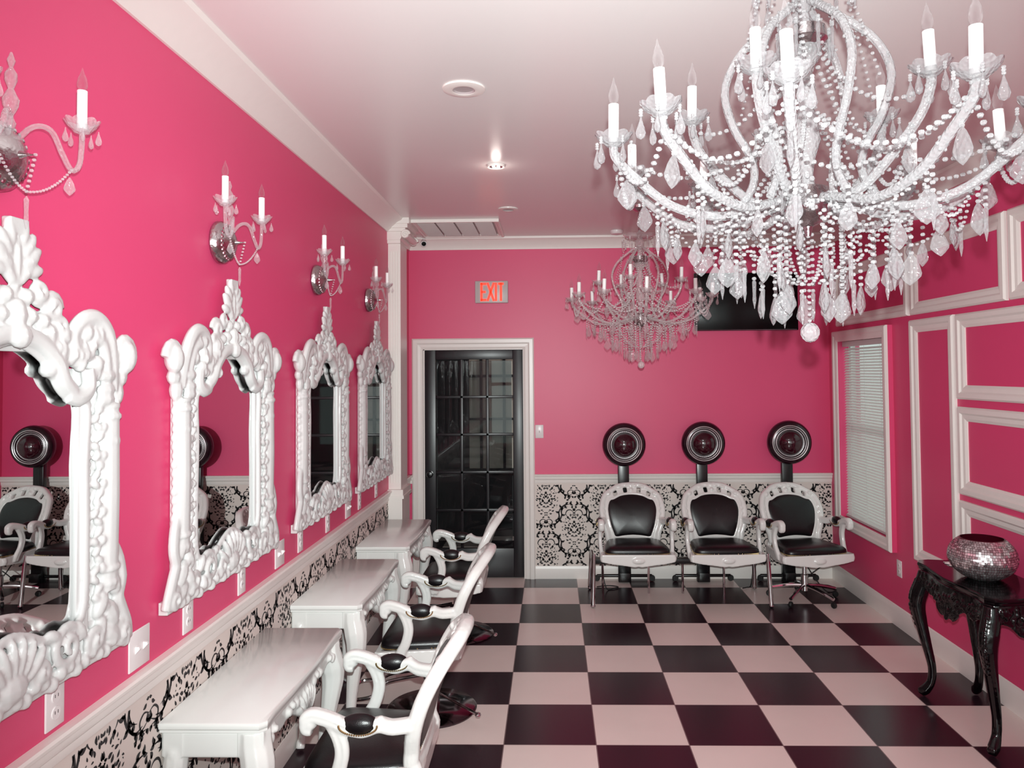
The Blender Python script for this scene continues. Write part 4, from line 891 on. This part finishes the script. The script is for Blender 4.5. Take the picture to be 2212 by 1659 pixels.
def vanity_meshes():
    d = {}
    out = [(VX0, -0.462), (VX1-0.02, -0.462), (VX1, -0.440), (VX1-0.004, -0.36), (VX1+0.002, -0.2), (VX1+0.006, 0), (VX1+0.002, 0.2), (VX1-0.004, 0.36), (VX1, 0.440), (VX1-0.02, 0.462), (VX0, 0.462)]
    mb = MB()
    def ring(sc, z): return [(max(VX0, (a-0.17)*sc+0.17) if a > VX0 else VX0, b*sc, z) for a, b in out]
    lv = [ring(0.965, VT-0.038), ring(0.985, VT-0.034), ring(0.985, VT-0.026), ring(1.0, VT-0.020), ring(1.005, VT-0.010), ring(1.0, VT-0.003), ring(0.99, VT)]
    n = len(out); vs = [p for r in lv for p in r]; fs = [(i*n+k_, i*n+(k_+1) % n, (i+1)*n+(k_+1) % n, (i+1)*n+k_) for i in range(len(lv)-1) for k_ in range(n)]; fs += [tuple(range(n))[::-1], tuple(range((len(lv)-1)*n, len(lv)*n))]
    mb.add(vs, fs); d['top'] = mb.mesh('tabletop', M['white'], True, 35)
    mb = MB()
    for s in (-1, 1): mb.box((VX0, s*0.415, 0.595), (VX1-0.04, s*0.442, VT-0.036))
    mb.box((VX0, -0.42, 0.605), (VX0+0.02, 0.42, VT-0.036))
    N_ = 60
    for i in range(N_):
        y0_, y1_ = lerp(-0.425, 0.425, i/N_), lerp(-0.425, 0.425, (i+1)/N_)
        zf = lambda y: 0.615-0.075*math.exp(-(y/0.11)**2)-0.020*math.exp(-((abs(y)-0.24)/0.05)**2)-0.03*math.exp(-((abs(y)-0.41)/0.05)**2)
        a, b = zf(y0_), zf(y1_); xa = VX1-0.045+0.010*math.exp(-(y0_/0.12)**2)
        mb.add([(xa, y0_, a), (xa+0.02, y0_, a), (xa+0.02, y1_, b), (xa, y1_, b), (xa, y0_, VT-0.036), (xa+0.02, y0_, VT-0.036), (xa+0.02, y1_, VT-0.036), (xa, y1_, VT-0.036)], [(0, 3, 2, 1), (4, 5, 6, 7), (0, 1, 5, 4), (1, 2, 6, 5), (2, 3, 7, 6), (3, 0, 4, 7)])
    for i in range(-3, 4): mb.ell((VX1-0.012, 0.022*i, 0.605-0.003*i*i), (0.012, 0.011, 0.045), 8, 6, rot=-0.25*i, axis='x')
    for s in (-1, 1):
        for (y, z, r) in ((0.10, 0.625, 0.018), (0.14, 0.635, 0.014), (0.18, 0.628, 0.016), (0.36, 0.62, 0.018), (0.32, 0.635, 0.013)): mb.ell((VX1-0.016, s*y, z), (0.010, r*1.3, r), 8, 5, rot=s*0.5, axis='x')
    d['apron'] = remesh(mb, M['white'], 0.0055, 0, 'apron')
    d['legs'] = []
    for (x, y, ox, oy) in ((VX1-0.055, -0.405, 0.75, -0.65), (VX1-0.055, 0.405, 0.75, 0.65), (0.042, -0.405, 0.0, -0.8), (0.042, 0.405, 0.0, 0.8)):
        mb = MB(); cabriole(mb, x, y, ox, oy, VT-0.04, 0.050 if x > 0.1 else 0.036)
        for kk in range(3): mb.ell((x+ox*(0.045-0.004*kk), y+oy*(0.045-0.004*kk), 0.60-0.035*kk), (0.016, 0.016, 0.026), 8, 6)
        hb = 0.045 if x > 0.1 else 0.034; mb.box((x-hb, y-0.040*(1 if y < 0 else 0.6), 0.60), (x+hb, y+0.040*(1 if y > 0 else 0.6), VT-0.036)); d['legs'].append(remesh(mb, M['white'], 0.005, 1, 'leg'))
    return d
VM = vanity_meshes()
vlab = ['glossy white vanity table at the bottom edge, only its far corner showing', 'glossy white vanity table with carved apron, nearest whole table to the camera', 'glossy white vanity table in the middle of the row', 'glossy white vanity table farthest from the camera, next to the white pilaster']
for y, l in zip((-2.13, -0.895, 0.350, 1.590), vlab):
    t = thing('vanity_table', l, 'table', (XL+0.002, y, 0), 0, 'white vanity tables under the mirrors')
    put('tabletop', VM['top'], t); put('apron', VM['apron'], t, label='carved scalloped apron')
    for m_ in VM['legs']: put('leg', m_, t)

# ================================================================== OUTLETS AND SWITCHES
def plate_mesh(w, h):
    mb = MB().box((0, -w/2, -h/2), (0.006, w/2, h/2)); return bevel(mb.mesh('cover_plate', M['plate'], False), 0.0025)
PLS, PLD = plate_mesh(0.074, 0.118), plate_mesh(0.118, 0.118)
mb = MB()
for s in (-1, 1): mb.lathe([(0.001, 0.005), (0.0165, 0.005), (0.0165, 0.009), (0.001, 0.009)], 16, (0, 0, s*0.021), 'x')
ME_sock = mb.mesh('socket', M['plate'])
mb = MB()
for s in (-1, 1):
    for q in (-1, 1): mb.box((0.009, q*0.006-0.001, s*0.021-0.002), (0.0095, q*0.006+0.001, s*0.021+0.006))
ME_slot = mb.mesh('slots', M['slot'], False)
mb = MB(); mb.add([(0.005, -0.005, -0.012), (0.005, 0.005, -0.012), (0.005, 0.005, 0.012), (0.005, -0.005, 0.012), (0.020, -0.004, 0.004), (0.020, 0.004, 0.004), (0.018, 0.004, 0.011), (0.018, -0.004, 0.011)], [(0, 1, 5, 4), (1, 2, 6, 5), (2, 3, 7, 6), (3, 0, 4, 7), (4, 5, 6, 7)]); ME_tog = mb.mesh('toggle', M['plate'], False)
def outlet(label, loc, rz, kind, group='white outlet and switch plates on the pink wall'):
    t = thing('wall_outlet' if kind == 'o' else 'light_switch', label, 'outlet' if kind == 'o' else 'switch', loc, rz, group)
    put('cover_plate', PLD if kind == 'd' else PLS, t)
    if kind == 'o': s = put('socket', ME_sock, t); put('slots', ME_slot, s)
    elif kind == 's': put('toggle', ME_tog, t)
    else:
        for y in (-0.023, 0.023): put('toggle', ME_tog, t, (0, y, 0))
zO = 0.998
for (y, k_, l) in ((-1.875, 'o', 'white duplex outlet under the corner of the nearest mirror'), (-1.472, 'd', 'white double switch plate between the nearest and second mirrors'), (-1.155, 'o', 'white outlet below the near corner of the second mirror'),
                   (-0.690, 'o', 'white outlet under the middle of the second mirror'), (-0.250, 'd', 'white double switch plate between the second and third mirrors'), (0.045, 'o', 'white outlet below the near corner of the third mirror'),
                   (0.520, 'o', 'white outlet under the middle of the third mirror'), (0.955, 'd', 'white double switch plate between the third and farthest mirrors'), (1.24, 'o', 'white outlet below the near corner of the farthest mirror'), (1.72, 'o', 'white outlet under the farthest mirror, nearest the pilaster')):
    outlet(l, (XL, y, zO), 0, k_)
outlet('white light switch on the back wall right of the glazed door', (0.137, YB, 1.305), -PI/2, 's', 'plates on other walls')
outlet('white outlet low on the right wall below the window', (XR, 1.726, 0.418), PI, 'o', 'plates on other walls')

# ================================================================== EXIT SIGN, TV, CAMERA, VENT, CEILING LIGHTS
t = thing('exit_sign', 'lit red EXIT sign in a grey housing above the glazed door', 'sign', (-0.281, YB, 2.558))
put('housing', bevel(MB().box((-0.148, -0.045, -0.099), (0.148, 0.0, 0.099)).mesh('housing', M['exitbody'], False), 0.005), t)
mb = MB(); s_ = 0.020
def seg(x0, z0, x1, z1, w=0.020):
    d = Vector((x1-x0, z1-z0)).normalized(); n_ = Vector((-d.y, d.x))*w/2
    mb.prism([(x0-n_.x, z0-n_.y), (x1-n_.x, z1-n_.y), (x1+n_.x, z1+n_.y), (x0+n_.x, z0+n_.y)], lambda a, b, q: (a, q, b), -0.049, -0.0455)
zt, zb = 0.082, -0.082
seg(-0.090, zb, -0.090, zt); seg(-0.098, zt-0.010, -0.046, zt-0.010); seg(-0.090, 0.0, -0.052, 0.0); seg(-0.098, zb+0.010, -0.046, zb+0.010)
seg(-0.036, zt, 0.022, zb); seg(-0.036, zb, 0.022, zt); seg(0.040, zb, 0.040, zt); seg(0.060, zt-0.010, 0.110, zt-0.010); seg(0.085, zb, 0.085, zt)
put('letters', mb.mesh('letters', M['exitred'], False), t, label='red lit letters EXIT')
t = thing('television', 'black flat television mounted high on the back wall behind the crystals', 'television', (1.98, YB, 2.445))
put('screen', bevel(MB().box((-0.455, -0.065, -0.255), (0.455, -0.030, 0.258)).mesh('screen', M['tv'], False), 0.006), t)
put('wall_bracket', MB().box((-0.15, -0.032, -0.12), (0.15, 0, 0.12)).mesh('wall_bracket', M['blackp'], False), t)
put('bezel_strip', MB().box((-0.44, -0.067, -0.252), (0.44, -0.0645, -0.246)).mesh('bezel_strip', M['darkchrome'], False), t)
t = thing('security_camera', 'small white security camera on the back crown moulding beside the pilaster', 'security camera', (-0.872, 2.90, 3.05))
mb = MB().lathe([(0.001, 0), (0.028, 0), (0.026, -0.008), (0.008, -0.012), (0.008, -0.040), (0.001, -0.042)], 20); put('mount', mb.mesh('mount', M['plate']), t)
q = put('body', MB().lathe([(0.001, -0.045), (0.024, -0.042), (0.026, 0.0), (0.028, 0.055), (0.023, 0.058), (0.022, 0.052), (0.001, 0.052)], 24, (0, 0, 0), 'y').mesh('body', M['plate']), t, (0.0, -0.01, -0.058), (0.38, 0, 0.18))
put('lens', MB().lathe([(0.001, 0.050), (0.021, 0.050), (0.019, 0.056), (0.001, 0.058)], 20, (0, 0, 0), 'y').mesh('lens', M['tv']), q)
t = thing('ceiling_vent', 'white four-panel return air grille on the ceiling near the pilaster', 'vent', (-0.515, 2.53, ZC))
mb = MB(); frame_mold(mb, -0.36, 0.36, -0.36, 0.36, 0.05, 0.020, lambda a, b, h: (a, b, -h)); mb.box((-0.36, -0.37, -0.024), (0.36, -0.355, 0)); put('frame', mb.mesh('vent_frame', M['trim'], False), t)
for i in range(4):
    x0, x1 = -0.31+0.155*i+0.008, -0.31+0.155*(i+1)-0.008; mb = MB()
    mb.box((x0, -0.31, -0.014), (x1, 0.31, -0.006))
    for j in range(30): y = -0.30+0.02*j; mb.box((x0, y, -0.018), (x1, y+0.006, -0.013))
    put('louvre_panel', mb.mesh('louvre_panel', M['grille'], False), t)
def downlight(label, x, y, r, ri, lit):
    t = thing('recessed_light', label, 'ceiling light', (x, y, ZC), 0, 'recessed ceiling lights')
    put('trim_ring', MB().lathe([(r, 0), (r*0.98, -0.006), (ri*1.25, -0.012), (ri, -0.010), (ri, 0.0), (r*0.9, 0.002)], 36).mesh('trim_ring', M['trim'], True, 60), t)
    mb = MB(); n = 36; vs = []; 
    for (rr, z) in ((ri, -0.009), (ri*0.85, -0.002)):
        vs += [(rr*math.cos(2*PI*k_/n), rr*math.sin(2*PI*k_/n), z) for k_ in range(n)]
    mb.add(vs, [(k_, (k_+1) % n, n+(k_+1) % n, n+k_) for k_ in range(n)]+[tuple(range(n, 2*n))]); put('baffle', mb.mesh('baffle', M['chrome'] if lit else M['baffle']), t)
    if lit:
        for k_ in range(4): a = PI/4+k_*PI/2; put('bulb', MB().ell((ri*0.5*math.cos(a), ri*0.5*math.sin(a), -0.008), (0.010, 0.010, 0.007), 8, 6).mesh('bulb', M['lamp']), t)
downlight('round white recessed ceiling light nearest the camera', -0.11, -0.62, 0.092, 0.048, False)
downlight('small lit recessed ceiling light in the middle of the row', -0.062, 0.60, 0.052, 0.040, True)
downlight('round white recessed ceiling light near the air vent', -0.06, 1.80, 0.075, 0.042, False)
t = thing('smoke_detector', 'small round white smoke detector on the ceiling above the rear chandelier', 'smoke detector', (0.824, 2.75, ZC))
put('cover', MB().lathe([(0.058, 0), (0.058, -0.012), (0.048, -0.028), (0.02, -0.034), (0.001, -0.034)], 28).mesh('cover', M['plate']), t)
light('downlight_lamp', 'POINT', (-0.062, 0.60, ZC-0.06), 0.35, (1.0, 0.92, 0.84), 0.03)

# ================================================================== BLACK CONSOLE TABLE AND DISCO BOWL
t = thing('console_table', 'glossy black carved console table with cabriole legs against the right wall', 'table', (2.475, 0.245, 0))
out = [(0.215, -0.385), (0.10, -0.385), (0.0, -0.375), (-0.08, -0.392), (-0.140, -0.380), (-0.165, -0.335), (-0.158, -0.26), (-0.175, -0.15), (-0.190, 0.0), (-0.175, 0.15), (-0.158, 0.26), (-0.165, 0.335), (-0.140, 0.380), (-0.08, 0.392), (0.0, 0.375), (0.10, 0.385), (0.215, 0.385)]
mb = MB(); lv = []
for sc, z in ((0.95, 0.712), (0.975, 0.718), (0.98, 0.728), (1.0, 0.735), (1.0, 0.745), (0.985, 0.75)): lv.append([(a*sc if a < 0.2 else a, b*sc, z) for a, b in out])
n = len(out); mb.add([p for r in lv for p in r], [(i*n+k_, i*n+(k_+1) % n, (i+1)*n+(k_+1) % n, (i+1)*n+k_) for i in range(len(lv)-1) for k_ in range(n)]+[tuple(range(n))[::-1], tuple(range((len(lv)-1)*n, len(lv)*n))])
put('tabletop', mb.mesh('console_top', M['blackgloss'], True, 30), t)
mb = MB(); path = smoothpath([(a*0.90, b*0.90, 0) for a, b in out], 5); rnd = random.Random(11); L_ = len(path)
for i in range(L_-1):
    a, b = path[i], path[i+1]; 
    def lowz(p):
        ang = abs(p.y); front = p.x < -0.10
        return (0.625-0.085*math.exp(-(p.y/0.10)**2)-0.02*math.exp(-((ang-0.22)/0.05)**2)) if front else (0.625-0.075*math.exp(-((p.x-0.03)/0.07)**2))
    d = (b-a).normalized(); nn = Vector((d.y, -d.x, 0))*0.011; za, zb_ = lowz(a), lowz(b)
    vs = [a-nn, b-nn, b+nn, a+nn]; mb.add([(v.x, v.y, z) for v, z in zip(vs, (za, zb_, zb_, za))]+[(v.x, v.y, 0.714) for v in vs], [(0, 3, 2, 1), (4, 5, 6, 7), (0, 1, 5, 4), (1, 2, 6, 5), (2, 3, 7, 6), (3, 0, 4, 7)])
    for kk in range(2):
        p = a.lerp(b, rnd.random()); z = lerp(lowz(p)+0.006, 0.69, rnd.random()**1.3); o_ = Vector((-d.y, d.x, 0)) if False else (Vector((p.x, p.y, 0))-Vector((0.1, 0, 0))).normalized()
        mb.ell((p.x+o_.x*0.010, p.y+o_.y*0.010, z), (0.013, 0.013, 0.012+0.01*rnd.random()), 7, 5, rot=rnd.random(), axis='x')
for (cx_, cy_) in ((-0.172, 0.0),):
    for i in range(-4, 5): mb.ell((cx_, 0.020*i, 0.585+0.0-0.0012*i*i), (0.014, 0.010, 0.042), 8, 6, rot=-0.22*i, axis='x')
for sy in (-1, 1):
    for i in range(-3, 4): mb.ell((0.03+0.018*i, sy*0.352, 0.590), (0.010, 0.014, 0.038), 8, 6, rot=0.22*i, axis='y')
put('carved_apron', remesh(mb, M['blackgloss'], 0.005, 0, 'carved_apron'), t, label='black carved apron with shells')
for (x, y, ox, oy) in ((-0.125, -0.325, -0.8, -0.6), (-0.125, 0.325, -0.8, 0.6), (0.155, -0.335, 0.0, -0.9), (0.155, 0.335, 0.0, 0.9)):
    mb = MB(); P_ = [(0.0, 0.70), (0.01, 0.64), (0.034, 0.57), (0.044, 0.50), (0.026, 0.40), (0.0, 0.28), (-0.022, 0.17), (-0.016, 0.09), (0.014, 0.038), (0.036, 0.012)]; R_ = [0.036, 0.044, 0.046, 0.041, 0.032, 0.026, 0.022, 0.022, 0.028, 0.018]
    p = smoothpath([(x+ox*a, y+oy*a, z) for a, z in P_], 4); rr = []
    for i in range(len(p)): f_ = i/4; j = min(int(f_), len(R_)-2); rr.append(lerp(R_[j], R_[j+1], min(1, f_-j)))
    mb.tube(p, rr, 12)
    if x < 0:
        for kk in range(12):
            q_i = int(4+kk*1.15); q_p = p[min(q_i, len(p)-1)]; q_r = rr[min(q_i, len(p)-1)]
            mb.ell((q_p.x+ox*q_r*0.93, q_p.y+oy*q_r*0.93, q_p.z), (0.012, 0.012, 0.015), 7, 5)
        for kk in range(4): mb.ell((x+ox*0.03+0.012*math.cos(kk*1.6), y+oy*0.03+0.012*math.sin(kk*1.6), 0.03), (0.014, 0.014, 0.02), 7, 5)
    put('leg', remesh(mb, M['blackgloss'], 0.0045, 1, 'leg'), t)

def tile_mat():
    m, N, L = nt('mirror_mosaic'); p = N['Principled BSDF']; p.inputs['Metallic'].default_value = 0.85; p.inputs['Roughness'].default_value = 0.26
    g = N.new('ShaderNodeNewGeometry'); r = N.new('ShaderNodeValToRGB'); r.color_ramp.elements[0].color = (0.35, 0.32, 0.33, 1); r.color_ramp.elements[1].color = (0.95, 0.93, 0.95, 1)
    L.new(g.outputs['Random Per Island'], r.inputs[0]); L.new(r.outputs[0], p.inputs['Base Color']); return m
M['mosaic'] = tile_mat(); M['redin'] = mat('dark_red_bowl_lining', (70, 8, 24), 0.3, noise=0.1)
t = thing('disco_bowl', 'round bowl covered in small mirror tiles on the black console table', 'bowl', (2.485, 0.235, 0.751))
prof = [(0.070, 0.0), (0.105, 0.018), (0.140, 0.050), (0.160, 0.092), (0.161, 0.125), (0.148, 0.163), (0.125, 0.190), (0.107, 0.205)]
pp = [(q.x, q.y) for q in smoothpath([(a, b, 0) for a, b in prof], 3)]
mb = MB().lathe([(0.001, 0.0)]+[(a-0.002, b) for a, b in pp]+[(0.100, 0.207), (0.112, 0.188), (0.140, 0.15), (0.150, 0.10), (0.130, 0.05), (0.09, 0.02), (0.001, 0.014)], 48); put('bowl_body', mb.mesh('bowl_body', M['redin'], True, 60), t, label='dark red inside of bowl')
mb = MB(); rnd = random.Random(2)
for i in range(len(pp)-1):
    (r0, z0), (r1, z1) = pp[i], pp[i+1]; rm = (r0+r1)/2; N_ = max(24, int(2*PI*rm/0.0125)); dl = math.hypot(r1-r0, z1-z0)
    for sub in range(1):
        for k_ in range(N_):
            a0, a1 = 2*PI*(k_+0.06)/N_, 2*PI*(k_+0.94)/N_; j = lambda: rnd.uniform(-0.0011, 0.0011)
            ra, rb, za, zb_ = lerp(r0, r1, 0.07)+0.001, lerp(r0, r1, 0.93)+0.001, lerp(z0, z1, 0.07), lerp(z0, z1, 0.93); e1, e2 = j(), j()
            mb.add([((ra+e1)*math.cos(a0), (ra+e1)*math.sin(a0), za), ((ra+e2)*math.cos(a1), (ra+e2)*math.sin(a1), za), ((rb-e1)*math.cos(a1), (rb-e1)*math.sin(a1), zb_), ((rb-e2)*math.cos(a0), (rb-e2)*math.sin(a0), zb_)], [(0, 1, 2, 3)])
put('mirror_tiles', mb.mesh('mirror_tiles', M['mosaic'], False), t, label='small square mirror tiles')
mb = MB(); n = 12; g = [[(2.445+0.10*i/n+0.008*math.sin(j*1.3), 0.445+0.12*j/n+0.006*math.sin(i*1.1), 0.7525+0.014*math.sin(PI*i/n)*math.sin(PI*j/n)*(1+0.5*math.sin(i*1.7+j*2.1))) for j in range(n+1)] for i in range(n+1)]
vs = [p for r in g for p in r]+[(p[0], p[1], 0.7508) for r in g for p in r]; q_ = (n+1)*(n+1)
fs = [(i*(n+1)+j, (i+1)*(n+1)+j, (i+1)*(n+1)+j+1, i*(n+1)+j+1) for i in range(n) for j in range(n)]; fs += [tuple(q_+a for a in f[::-1]) for f in fs]
mb.add(vs, fs); thing('folded_napkin', 'small crumpled white napkin beside the disco bowl on the black table', 'napkin', me=mb.mesh('napkin', M['paper'], True, 60))
